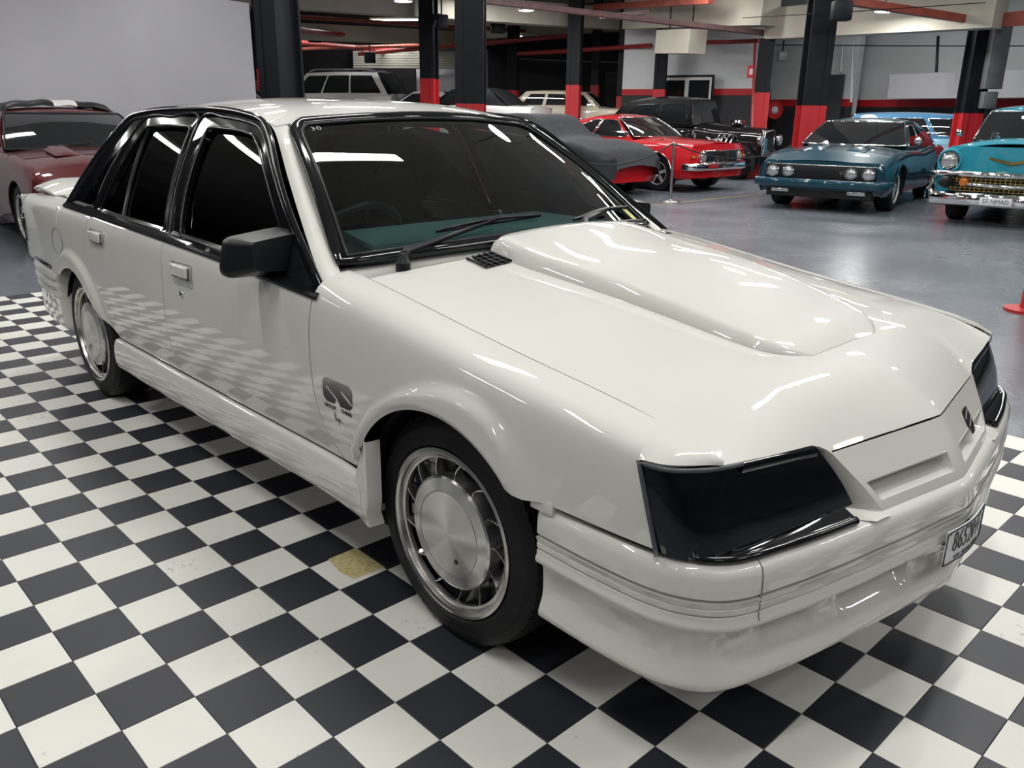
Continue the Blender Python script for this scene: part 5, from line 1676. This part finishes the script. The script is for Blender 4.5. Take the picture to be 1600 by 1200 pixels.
def bar(name, path, h, d, m, parent, n=10):
    """chrome blade bumper: sweeps an upright rounded bar along a path"""
    P = np.array(path)
    V = []
    k = len(P)
    for i in range(k):
        a, b = P[max(i - 1, 0)], P[min(i + 1, k - 1)]
        t = (b - a) / np.linalg.norm(b - a); nn = np.array([t[1], -t[0], 0])
        if nn[0] * np.sign(P[k // 2][0] - P[0][0] + 1e-9) < 0 and abs(nn[0]) > .2: nn = -nn
        for j in range(n):
            a_ = 2 * PI * j / n
            V.append(P[i] + nn * d / 2 * math.copysign(abs(math.cos(a_)) ** .7, math.cos(a_)) + np.array([0, 0, h / 2 * math.copysign(abs(math.sin(a_)) ** .7, math.sin(a_))]))
    F = grid_faces(k, n, closed_v=True) + [tuple(range(n)), tuple((k - 1) * n + j for j in range(n))[::-1]]
    return raw(name, V, F, m, parent)

# ---------------------------------------------------------------- red fastback coupe
sp = dict(paint='red_paint', wb=2.67, fo=.80, ro=1.08, zl=.25, rw=.325, ra=.375, tw=.22, rim=.20, tuck=.09,
          hw=[(-3.8, .84), (-3.3, .92), (-2.5, .955), (-1.3, .94), (-.3, .93), (.4, .915), (.8, .87)],
          zs=[(-3.8, .86), (-3.2, .93), (-2.4, .95), (-1.4, .90), (-.5, .90), (.2, .875), (.8, .83)], crown=.06, tcrown=.05,
          gh=dict(wb=(-.50, .95), wt=(-1.12, 1.31), rt=(-2.0, 1.30), rb=(-3.45, .96), hb=.79, ht=.60, bow=.14, rbow=.10, crown=.045, arc=.02, trim='chrome',
                  win=[(.60, .955, .955, .62, .14, .86), (.16, .575, .60, .42, .14, .84)]))
red, rp, fn = classic('fastback_coupe', 'bright red fastback coupe with chrome grille behind the rope barrier', (-6.89, 11.80, 0), 0.0, sp)
gp = box('grille', (.785, -.66, .53), (.815, .66, .745), 'black_satin', rp['front'], bevel=.01)
for k in range(26):
    y = -.50 + k * .04
    box('grille_bar', (.812, y - .006, .545), (.822, y + .006, .73), 'chrome', gp)
tube('grille_surround', [(.815, -.67, .535), (.815, .67, .535), (.815, .67, .745), (.815, -.67, .745)], .012, 'chrome', gp, n=6, closed=True)
for s in (-1, 1):
    lamp_round(red, (.815, s * .585, .64), .085)
    box('indicator', (.735, s * .78, .62), (.785, s * .845, .67), 'amber', red, bevel=.01)
bar('front_bumper', [(.62, -.93, .47), (.80, -.88, .47), (.865, -.70, .47), (.885, 0, .47), (.865, .70, .47), (.80, .88, .47), (.62, .93, .47)], .13, .05, 'chrome', red)
for s in (-1, 1):
    tube('arch_moulding', [((.395) * math.cos(a), s * .945, .325 + .39 * math.sin(a)) for a in np.linspace(.15, PI - .1, 18)], .010, 'chrome', red, n=6)
lathe('door_mirror', [(0, -.02), (.05, -.015), (.06, .02), (.045, .06), (0, .075)], 'chrome', red, n=16, axis='X', center=(-.75, -.90, 1.0))

# ---------------------------------------------------------------- covered car in front of it
sp = dict(paint='red_paint', wb=2.4, fo=.68, ro=.9, zl=.22, rw=.30, ra=.345, tw=.19, rim=.175, tuck=.06, style='cap', stripe='red_lens',
          hw=[(-3.3, .80), (-2.6, .86), (-1.2, .86), (0, .85), (.45, .82), (.68, .74)],
          zs=[(-3.3, .84), (-2.0, .88), (-.8, .86), (0, .82), (.68, .66)], crown=.07,
          gh=dict(wb=(-.70, .90), wt=(-1.25, 1.22), rt=(-1.9, 1.22), rb=(-2.6, .92), hb=.74, ht=.56, crown=.04, trim='black_satin', win=[(.40, .93, .92, .44, .15, .85)]))
cov, cp, fn = classic('covered_coupe', 'low red car half hidden under a dark car cover', (-7.15, 9.66, 0), 0.0, sp)
hwc, zsc, secc = fn
# the cloth: over hood, cabin and sides, hem hanging lower towards the nose
def cover_row(x):
    hwv = float(hwc(min(max(x, -3.25), .66))) + .045
    top = float(zsc(min(max(x, -3.25), .66))) + .105
    if x < -.62:
        top = top + .36 * float(sstep(-.62, -1.35, x)) * float(sstep(-3.0, -2.2, x) if x < -2.0 else 1)
    tn = float(sstep(.50, .86, x))
    hwv *= (1 - .30 * tn ** 2); top -= .26 * tn ** 2.2
    hem = .60 - .27 * float(sstep(.28, .42, x)) + .03 * math.sin(4.2 * x + .4) - .10 * float(sstep(-.45, -1.2, x))
    row = []
    cab = float(sstep(-.62, -1.3, x)) * (float(sstep(-3.0, -2.2, x)) if x < -2.0 else 1)
    pts = [(-1.06, hem), (-1.035, .50), (-1.02, .66), (-1.0, .80 if cab > .3 else top - .10), (-.94, .90 if cab > .3 else top - .04), (-.70, top - .02), (-.35, top), (0, top + .008)]
    pts = [(a, max(z, hem + .02 * i)) for i, (a, z) in enumerate(pts)]
    half = crv([(a * hwv, z, 0) for a, z in pts], 22)[:, :2]
    full = [(y, z) for y, z in half] + [(-y, z) for y, z in half[::-1][1:]]
    for k, (y, z) in enumerate(full):
        low = max(0, (.8 - z)) / .5
        fold = .016 * math.sin(17 * x + 4 * z) * low + .010 * math.sin(31 * x + 1.3 + 7 * z) * low
        row.append((x, y + math.copysign(fold, y), z + .006 * math.sin(9 * x + 6 * y)))
    return row
P = [cover_row(x) for x in np.linspace(-3.2, .83, 72)]
cc = sheet('car_cover', P, 'cloth_navy', None, thick=.004, ref=(0, 0, 1))
cc.location = (-7.15, 9.66, FZ)
tag(cc, 'dark grey cloth cover draped over the low red car beside rope barrier', 'car cover')

# ---------------------------------------------------------------- teal muscle sedan with four round lamps
sp = dict(paint='teal_paint', wb=2.82, fo=.90, ro=1.15, zl=.25, rw=.325, ra=.375, tw=.24, rim=.20, tuck=.07, nose_drop=.03,
          hw=[(-4.0, .90), (-3.4, .97), (-2.4, .99), (-1.2, .965), (0, .975), (.5, .965), (.9, .93)],
          zs=[(-4.0, .84), (-3.3, .91), (-2.5, .91), (-1.5, .86), (-.5, .88), (.3, .83), (.9, .685)], crown=.06,
          gh=dict(wb=(-.62, .93), wt=(-1.30, 1.30), rt=(-2.35, 1.28), rb=(-3.35, .955), hb=.83, ht=.63, bow=.15, crown=.05, arc=.02, trim='chrome', side='teal_paint',
                  win=[(.60, .955, .95, .61, .14, .86), (.20, .575, .59, .40, .16, .84)]))
AZF = math.radians(-79)
fal, fp, fn = classic('muscle_sedan', 'deep teal muscle car with four round headlights and twin hood scoops', (-3.43, 10.97, 0), AZF, sp)
gp = box('grille', (.885, -.80, .455), (.912, .80, .675), 'black_satin', fp['front'], bevel=.012)
for k in range(6): box('grille_bar', (.905, -.46, .480 + .03 * k), (.916, .46, .486 + .03 * k), 'dark', gp)
tube('grille_surround', [(.912, -.81, .46), (.912, .81, .46), (.912, .81, .675), (.912, -.81, .675)], .009, 'alloy', gp, n=6, closed=True)
text('grille_badge', 'GT', .06, frame_mtx((.919, .33, .57), (0, 1, 0), (0, 0, 1)), 'alloy', gp)
for s in (-1, 1):
    lamp_round(fal, (.925, s * .70, .570), .082); lamp_round(fal, (.925, s * .46, .570), .075)
    for k, (px0, px1) in enumerate(((.0, .32),)):
        P = []
        for t in np.linspace(0, 1, 10):
            x = -.22 + .62 * t; h = .055 * math.sin(PI * min(1, t * 1.0)) ** .6 if t < 1 else 0
            P.append([(x, s * (.33 + a * .16), float(fn[1](x)) + .045 + (h if t > 0 else 0) * (1 - abs(a) ** 3)) for a in np.linspace(-1, 1, 9)])
        sheet('hood_bulge', P, 'teal_paint', fp['hood'], ref=(0, 0, 1))
    box('scoop_mouth', (.10, s * .33 - .11, float(fn[1](.1)) + .065), (.16, s * .33 + .11, float(fn[1](.1)) + .100), 'dark', fp['hood'], bevel=.01)
    box('fog_lamp', (.86, s * .56 - .13, .265), (.925, s * .56 + .13, .320), 'lens', fal, bevel=.01)
bar('front_bumper', [(.72, -.985, .41), (.90, -.95, .41), (.965, -.80, .41), (.985, 0, .41), (.965, .80, .41), (.90, .95, .41), (.72, .985, .41)], .13, .06, 'teal_paint', fal)
box('front_spoiler', (.80, -.78, .20), (.90, .78, .33), 'dark', fal, bevel=.02)
lathe('door_mirror', [(0, -.02), (.055, -.015), (.065, .02), (.05, .06), (0, .075)], 'chrome', fal, n=16, axis='X', center=(-.95, .95, 1.02))

# ---------------------------------------------------------------- turquoise fifties car
sp = dict(paint='turq_paint', wb=2.92, fo=.70, ro=1.4, zl=.34, rw=.335, ra=.39, tw=.20, rim=.19, tuck=.16, style='cap',
          hw=[(-4.3, .82), (-3.4, .93), (-1.5, .93), (0, .93), (.5, .92), (.70, .86)],
          zs=[(-4.3, 1.02), (-2.9, .98), (-1.0, .98), (0, 1.0), (.45, .99), (.70, .93)], crown=.13, sec=[(.05, 0), (.015, .18), (0, .45), (.005, .75), (.03, .93), (.13, 1.0)],
          gh=dict(wb=(-.62, 1.05), wt=(-1.02, 1.48), rt=(-2.3, 1.48), rb=(-3.0, 1.05), hb=.80, ht=.66, bow=.22, crown=.06, arc=.03, trim='chrome', win=[(.56, .96, .95, .56, .12, .86), (.08, .53, .53, .12, .12, .86)]))
che, hp, fn = classic('fifties_car', 'turquoise 1950s car with heavy chrome bumper, at right edge of the hall', (-.86, 10.98, 0), math.radians(-82), sp)
for s in (-1, 1):
    # hooded headlamp pods
    pod = lathe('headlamp_pod', [(.155, -.45), (.165, -.18), (.162, -.02), (.145, .035), (.125, .03), (.118, -.02)], 'turq_paint', che, n=32, axis='X', center=(.70, s * .735, .82))
    lamp_round(che, (.715, s * .735, .82), .10)
    lathe('bumper_bullet', [(0, .10), (.05, .085), (.075, .03), (.08, -.06)], 'black_satin', che, n=20, axis='X', center=(.86, s * .72, .55))
    lathe('parking_lamp', [(0, .045), (.045, .035), (.06, .0), (.06, -.05)], 'amber', che, n=18, axis='X', center=(.83, s * .50, .56))
    tube('fender_rocket', [(.45, s * .33, 1.10), (.30, s * .33, 1.16), (.05, s * .33, 1.15), (-.10, s * .33, 1.12)], [.004, .035, .03, .012], 'chrome', hp['hood'], n=10)
up_ = bar('upper_bumper', [(.35, -.96, .60), (.60, -.95, .645), (.80, -.80, .665), (.86, 0, .665), (.80, .80, .665), (.60, .95, .645), (.35, .96, .60)], .075, .07, 'chrome', che)
lo_ = bar('lower_bumper', [(.35, -.97, .44), (.62, -.96, .37), (.84, -.84, .35), (.92, 0, .35), (.84, .84, .35), (.62, .96, .37), (.35, .97, .44)], .17, .09, 'chrome', che)
gp = box('grille', (.70, -.68, .43), (.76, .68, .64), 'dark', che)
for k in range(5): box('grille_bar', (.757, -.68, .445 + .038 * k), (.768, .68, .452 + .038 * k), 'gold', gp)
for k in range(24): box('grille_rib', (.755, -.66 + k * .0574, .44), (.764, -.652 + k * .0574, .63), 'gold', gp)
bar('grille_wing', [(.80, -.62, .545), (.83, -.3, .53), (.85, 0, .525), (.83, .3, .53), (.80, .62, .545)], .05, .05, 'chrome', gp)
V = [(.735, -.34, .865), (.735, 0, .79), (.735, .34, .865), (.735, .34, .895), (.735, 0, .83), (.735, -.34, .895)]
V = [(x - .14 * abs(y), y, z) for x, y, z in V]
raw('hood_chevron', V + [(x - .02, y, z) for x, y, z in V], [(0, 1, 4, 5), (1, 2, 3, 4), (11, 10, 7, 6), (10, 9, 8, 7)], 'gold', che, smooth=False)
pl = box('number_plate', (.965, -.25, .295), (.975, .12, .39), 'plate_white', che, bevel=.003)
text('plate_number', '57-NMAD', .075, frame_mtx((.9765, -.065, .342), (0, 1, 0), (0, 0, 1)), 'ink', pl, sx=.95)
lathe('door_mirror', [(0, -.02), (.045, -.015), (.055, .02), (.04, .05), (0, .06)], 'chrome', che, n=14, axis='X', center=(-.80, -.97, 1.16))

# ---------------------------------------------------------------- blue station wagon against the wall
pw = at(1470, 190, 20.0)
sp = dict(paint='bluewhite_paint', wb=2.67, fo=.85, ro=1.05, zl=.28, rw=.31, ra=.36, tw=.19, rim=.18, tuck=.08, style='cap',
          hw=[(-3.7, .84), (-3, .89), (0, .88), (.85, .80)], zs=[(-3.7, .98), (-2, .98), (-.5, .97), (.85, .90)], crown=.06,
          gh=dict(wb=(-.62, 1.0), wt=(-1.15, 1.42), rt=(-3.25, 1.42), rb=(-3.62, 1.0), hb=.78, ht=.64, crown=.05, arc=.015, trim='chrome', roof='sky_paint', side='sky_paint',
                  win=[(.70, .95, .95, .68, .14, .84), (.38, .66, .645, .38, .14, .84), (.06, .345, .345, .09, .14, .84)]))
blw, bp_, fn = classic('station_wagon', 'pale blue station wagon with darker roof, parked against the striped wall', (pw[0] + 1.4, pw[1] + .65, 0), math.radians(25), sp)
bar('front_bumper', [(.70, -.86, .48), (.88, -.70, .48), (.93, 0, .48), (.88, .70, .48), (.70, .86, .48)], .11, .05, 'chrome', blw)
for s in (-1, 1): lamp_round(blw, (.85, s * .62, .74), .09)

# ---------------------------------------------------------------- black thirties hot rod
sp = dict(paint='black_paint', wb=2.85, fo=.55, ro=.75, zl=.32, rw=.34, rr=.36, ra=.42, tw=.22, rim=.19, tuck=-.10, arches=[0, -2.85], wheels=True,
          hw=[(-3.6, .58), (-3.0, .70), (-1.2, .72), (-.7, .55), (.0, .34), (.55, .30)], zs=[(-3.6, .95), (-2.8, 1.12), (-.9, 1.13), (-.6, 1.08), (.55, 1.02)], crown=.10,
          gh=dict(wb=(-.95, 1.14), wt=(-1.08, 1.70), rt=(-2.9, 1.64), rb=(-3.45, 1.12), hb=.69, ht=.60, bow=.04, rbow=.12, crown=.07, arc=.05, trim='black_paint',
                  win=[(.62, .95, .94, .60, .10, .80), (.22, .56, .55, .22, .10, .80)]))
hot, op, fn = classic('hot_rod', 'black 1930s sedan hot rod with exposed chrome engine behind red coupe', (-7.75, 15.3, 0), math.radians(6), sp)
for s in (-1, 1):
    for ax, r0 in ((0, .44), (-2.85, .47)):
        P = [[(ax + r0 * math.cos(a), s * y, .36 + r0 * math.sin(a)) for y in (.50, .62, .74, .86)] for a in np.linspace(.05, PI - .02, 18)]
        sheet('mudguard', P, 'black_paint', hot, thick=.015, ref=(0, 0, 1))
    box('running_board', (-2.35, s * .60, .34), (-.45, s * .86, .38), 'black_paint', hot, bevel=.01)
    lamp_round(hot, (.62, s * .48, .86), .10)
    for k in range(4): tube('exhaust_pipe', [(-.05 - .12 * k, s * .28, .92), (-.07 - .12 * k, s * .42, .94), (-.15 - .12 * k, s * .50, .74)], .025, 'chrome', hot, n=8)
eng = box('engine_block', (-.52, -.26, .60), (.08, .26, .96), 'chrome', hot, bevel=.03)
lathe('air_cleaner', [(0, .08), (.16, .07), (.17, .02), (.15, -.02), (.05, -.05)], 'chrome', eng, n=28, axis='Z', center=(-.2, 0, 1.20))
for k in range(3): tube('carburettor', [(-.35 + .15 * k, 0, .95), (-.35 + .15 * k, 0, 1.16)], .045, 'chrome', eng, n=10)
box('radiator_shell', (.50, -.28, .50), (.60, .28, 1.08), 'chrome', hot, bevel=.04)

# ---------------------------------------------------------------- cars on the raised floor
RF = .55
pc = at(893, 160, 25.0)
sp = dict(paint='cream_paint', wb=2.6, fo=.85, ro=.9, zl=.28, rw=.31, ra=.36, tw=.19, rim=.18, tuck=.08, style='cap',
          hw=[(-3.5, .84), (-2.8, .88), (0, .87), (.85, .80)], zs=[(-3.5, .95), (-2, .97), (-.5, .95), (.85, .86)], crown=.05,
          gh=dict(wb=(-.62, .98), wt=(-1.15, 1.38), rt=(-2.95, 1.40), rb=(-3.42, .97), hb=.78, ht=.64, crown=.05, arc=.015, trim='cream_paint',
                  win=[(.70, .95, .94, .69, .14, .84), (.38, .66, .65, .38, .14, .84), (.07, .345, .345, .10, .14, .84)]))
crw, kp, fn = classic('cream_wagon', 'cream station wagon seen past two red and black columns', (pc[0] + 1.2, pc[1] + 1.2, RF), math.radians(33), sp)
for s in (-1, 1): box('tail_lamp', (-3.53, s * .72 - .07, .66), (-3.49, s * .72 + .07, .84), 'red_lens', crw, bevel=.01)
bar('rear_bumper', [(-3.35, -.86, .48), (-3.52, -.70, .48), (-3.56, 0, .48), (-3.52, .70, .48), (-3.35, .86, .48)], .11, .05, 'chrome', crw)

pb = at(852, 165, 22.5)
sp = dict(paint='white2_paint', wb=2.75, fo=.85, ro=1.2, zl=.28, rw=.31, ra=.36, tw=.19, rim=.18, tuck=.08, style='cap',
          hw=[(-3.9, .86), (-2.8, .93), (0, .92), (.85, .84)], zs=[(-3.9, .94), (-2.4, .98), (-.5, .93), (.85, .86)], crown=.05,
          gh=dict(wb=(-1.0, .98), wt=(-1.6, 1.37), rt=(-2.75, 1.37), rb=(-3.35, .97), hb=.80, ht=.64, crown=.05, arc=.015, trim='black_satin', roof='vinyl_black', side='vinyl_black', rear_glass=False,
                  win=[(.50, .95, .94, .48, .14, .84)]))
wbt, vp, fn = classic('white_convertible', 'white coupe with a black soft top behind the wide near column', (pb[0] - 3.6, pb[1] - 1.7, RF), math.radians(205), sp)

ph = at(590, 145, 26.6)
sp = dict(paint='white2_paint', wb=2.5, fo=.8, ro=.75, zl=.25, rw=.30, ra=.35, tw=.19, rim=.19, tuck=.06,
          hw=[(-3.2, .80), (-2.5, .86), (0, .85), (.8, .76)], zs=[(-3.2, .96), (-2, .97), (-.5, .93), (.8, .74)], crown=.06,
          gh=dict(wb=(-.40, .95), wt=(-1.20, 1.36), rt=(-2.3, 1.36), rb=(-3.1, 1.0), hb=.77, ht=.60, crown=.05, arc=.02, trim='black_satin', win=[(.50, .95, .93, .56, .14, .84), (.12, .47, .50, .28, .14, .82)]))
wht, vp, fn = classic('white_hatchback', 'white sloping hatchback on raised floor beside thin red and black column', (ph[0] - .3, ph[1] + .5, RF), math.radians(205), sp)

ps = at(545, 130, 30.6)
sp = dict(paint='white2_paint', wb=2.9, fo=.9, ro=1.0, zl=.32, rw=.37, ra=.42, tw=.24, rim=.24, tuck=.06,
          hw=[(-3.9, .90), (-3, .96), (0, .95), (.9, .84)], zs=[(-3.9, 1.15), (-2, 1.14), (-.5, 1.10), (.9, .92)], crown=.07,
          gh=dict(wb=(-.55, 1.14), wt=(-1.15, 1.72), rt=(-3.45, 1.74), rb=(-3.85, 1.16), hb=.88, ht=.70, crown=.05, arc=.02, trim='black_satin',
                  win=[(.68, .95, .93, .68, .10, .84), (.39, .655, .655, .39, .10, .84), (.06, .365, .365, .09, .10, .84)]))
suv, vp, fn = classic('white_suv', 'tall white four-wheel-drive wagon with roof rails at back of hall', (ps[0] - 2.2, ps[1] - 1.4, RF), math.radians(214), sp)
suv.scale = (1.16, 1.16, 1.16)
for s in (-1, 1): tube('roof_rail', [(-1.3, s * .62, 1.77), (-1.5, s * .62, 1.82), (-3.1, s * .62, 1.83), (-3.3, s * .62, 1.78)], .022, 'silver_paint', suv, n=6)

pz = at(455, 140, 19.0)
sp = dict(paint='silver_paint', wb=2.7, fo=.85, ro=1.0, zl=.25, rw=.31, ra=.36, tw=.2, rim=.2, tuck=.06,
          hw=[(-3.7, .82), (-2.8, .89), (0, .88), (.85, .76)], zs=[(-3.7, .98), (-2, .97), (-.5, .94), (.85, .76)], crown=.06,
          gh=dict(wb=(-.50, .97), wt=(-1.25, 1.38), rt=(-2.3, 1.38), rb=(-3.1, 1.0), hb=.79, ht=.62, crown=.05, arc=.02, trim='black_satin', win=[(.52, .95, .93, .55, .14, .84), (.12, .49, .51, .26, .14, .82)]))
slv, vp, fn = classic('silver_sedan', 'silver grey sedan partly hidden by the black column and white screen', (pz[0] - 2.0, pz[1] - 1.3, RF * .9), math.radians(25 + 5), sp)
slv.location.x = pz[0] + .6; slv.location.y = pz[1] + .3

# ---------------------------------------------------------------- dark red coupe at the left
sp = dict(paint='maroon_paint', wb=2.55, fo=.86, ro=1.1, zl=.20, rw=.31, ra=.36, tw=.21, rim=.205, tuck=.04,
          hw=[(-3.65, .80), (-2.6, .87), (0, .87), (.5, .86), (.86, .76)], zs=[(-3.65, .92), (-2.4, .93), (-.5, .90), (.2, .84), (.86, .66)], crown=.05,
          gh=dict(wb=(-.48, .92), wt=(-1.22, 1.29), rt=(-2.1, 1.28), rb=(-2.9, .95), hb=.78, ht=.60, bow=.18, crown=.045, arc=.02, trim='black_satin', win=[(.50, .95, .93, .55, .14, .84), (.14, .46, .50, .32, .14, .82)]))
drk, dp_, fn = classic('dark_red_coupe', 'dark red coupe with chrome wheels in front of white screen', (-6.52, 1.06, 0), math.radians(-2), sp)
bar('front_bumper', [(.45, -.885, .45), (.80, -.84, .44), (.90, -.66, .43), (.93, 0, .43), (.90, .66, .43), (.80, .84, .44), (.45, .885, .45)], .20, .07, 'maroon_paint', drk)
tube('bumper_groove', [(.45, -.925, .47), (.81, -.875, .46), (.93, -.68, .45), (.965, 0, .45)], .008, 'black_satin', drk, n=6)
for s in (-1, 1):
    box('headlight', (.80, s * .46 - .17, .56), (.865, s * .46 + .17, .64), 'lens', drk, bevel=.01)
    P = []
    for t in np.linspace(0, 1, 8):
        x = -.30 + .42 * t
        P.append([(x, s * (.36 + a * .13), float(fn[1](x)) + .042 + .045 * (1 - t) ** .6 * (1 - abs(a) ** 4)) for a in np.linspace(-1, 1, 9)])
    sheet('hood_scoop', P, 'maroon_paint', dp_['hood'], ref=(0, 0, 1))
    box('scoop_mouth', (-.32, s * .36 - .11, float(fn[1](-.3)) + .045), (-.295, s * .36 + .11, float(fn[1](-.3)) + .08), 'dark', dp_['hood'])
tube('wiper', [(-.46, -.45, .955), (-.52, .02, .985)], .010, 'black_satin', drk, n=6)
# folded cloth on its roof
P = []
for t in np.linspace(0, 1, 60):
    y = -.60 + 1.20 * t
    a = y / .60
    z0 = 1.305 + .050 * (1 - abs(a) ** 2.4) - .06 * float(sstep(.86, 1.0, abs(a)))
    P.append([(x, y, z0 + h + .006 * math.sin(23 * y + 5 * x)) for x, h in ((-1.42, .012), (-1.44, .045), (-1.52, .068), (-1.66, .075), (-1.85, .070), (-1.97, .055), (-2.0, .012))])
me_rows = P
flag = sheet('roof_cloth', P, 'vinyl_black', None, thick=.006, ref=(0, 0, 1))
flag.data.materials.append(M['cloth_white'])
for p in flag.data.polygons:
    c = p.center
    if -.06 < c.y < .20: p.material_index = 1
flag.location = (-6.52, 1.06, FZ); flag.rotation_euler = (0, 0, math.radians(-2))
tag(flag, 'folded black cloth with a white band on dark red coupe roof', 'cloth')

# ---------------------------------------------------------------- motorcycle between the coupe and the teal car
mc = at(1166, 240, 23.0)
moto = empty('motorcycle', (mc[0] - .35, mc[1] + .1, FZ), math.radians(20)); tag(moto, 'small red and black motorcycle standing by the red pillar', 'motorcycle')
for x in (.68, -.68):
    w = lathe('wheel', [(.24, -.03), (.30, -.045), (.325, 0), (.30, .045), (.24, .03)], 'rubber', moto, n=32); w.location = (x, 0, .325)
    lathe('rim', [(.225, -.02), (.245, -.025), (.245, .025), (.225, .02)], 'chrome', w, n=28)
    for k in range(8): tube('spoke', [(0, 0, 0), (.23 * math.cos(k * PI / 4), 0, .23 * math.sin(k * PI / 4))], .004, 'chrome', w, n=4)
    P = [[(x + .36 * math.cos(a), y, .325 + .36 * math.sin(a)) for y in (-.06, 0, .06)] for a in np.linspace(.2, 2.6, 12)]
    sheet('mudguard', P, 'red_paint', moto, thick=.006, ref=(0, 0, 1))
tube('fork', [(.68, .07, .325), (.45, .07, .95)], .02, 'chrome', moto, n=8); tube('fork', [(.68, -.07, .325), (.45, -.07, .95)], .02, 'chrome', moto, n=8)
tube('handlebar', [(.30, -.36, 1.05), (.42, -.2, 1.06), (.46, 0, .98), (.42, .2, 1.06), (.30, .36, 1.05)], .014, 'chrome', moto, n=8)
lamp_round(moto, (.58, 0, .88), .085)
tube('frame', [(.45, 0, .85), (.1, 0, .40), (-.3, 0, .38), (-.68, 0, .325), (-.4, 0, .72), (.42, 0, .80)], .022, 'black_satin', moto, n=8, closed=True)
tk = lathe('fuel_tank', [(0, -.27), (.10, -.24), (.15, -.05), (.155, .12), (.10, .25), (0, .28)], 'red_paint', moto, n=20, axis='X', center=(.12, 0, .84))
box('seat', (-.60, -.13, .74), (-.08, .13, .82), 'vinyl_black', moto, bevel=.03)
box('engine', (-.18, -.15, .34), (.22, .15, .66), 'alloy', moto, bevel=.04)
tube('exhaust', [(.2, -.15, .5), (.1, -.18, .32), (-.7, -.18, .34)], .035, 'chrome', moto, n=8)

# ---------------------------------------------------------------- rope barrier
M['rope'] = mat('dark rope', (.02, .022, .026), noise=.3, scale=80, rough=.8)
M['steel'] = mat('brushed steel', (.55, .55, .54), noise=.1, scale=30, rough=.25, metal=1)
def stanchion(x, y, label):
    o = lathe('rope_stanchion', [(0, 0), (.165, 0), (.165, .012), (.15, .022), (.03, .035), (.025, .05)], 'steel', None, n=32, axis='Z')
    o.location = (x, y, FZ); tag(o, label, 'stanchion')
    lathe('post', [(.0245, .04), (.0245, .88), (.032, .885), (.032, .93), (.02, .945), (0, .95)], 'steel', o, n=20, axis='Z')
    lathe('rope_ring', [(.026, .885), (.045, .89), (.045, .91), (.026, .915)], 'steel', o, n=20, axis='Z')
    return o
stanchion(-5.43, 9.41, 'polished steel stanchion with round base in front of the red coupe')
def rope(a, b, sag, label):
    a, b = np.array(a), np.array(b)
    tag(tube('barrier_rope', [a * (1 - t) + b * t + np.array([0, 0, -sag * 4 * t * (1 - t)]) for t in np.linspace(0, 1, 24)], .011, 'rope', None, n=6), label, 'rope')
rope((-5.443, 9.363, .90), (-6.067, 7.107, .90), .30, 'dark barrier rope sagging left of stanchion before the covered car')
rope((-5.428, 9.46, .90), (-5.282, 13.19, .90), .26, 'dark barrier rope running right from the steel stanchion past red coupe')
stanchion(-5.28, 13.24, 'far steel stanchion behind teal muscle car holding the rope end')
stanchion(-6.08, 7.06, 'steel stanchion beyond the white sedan windscreen holding the near rope end')
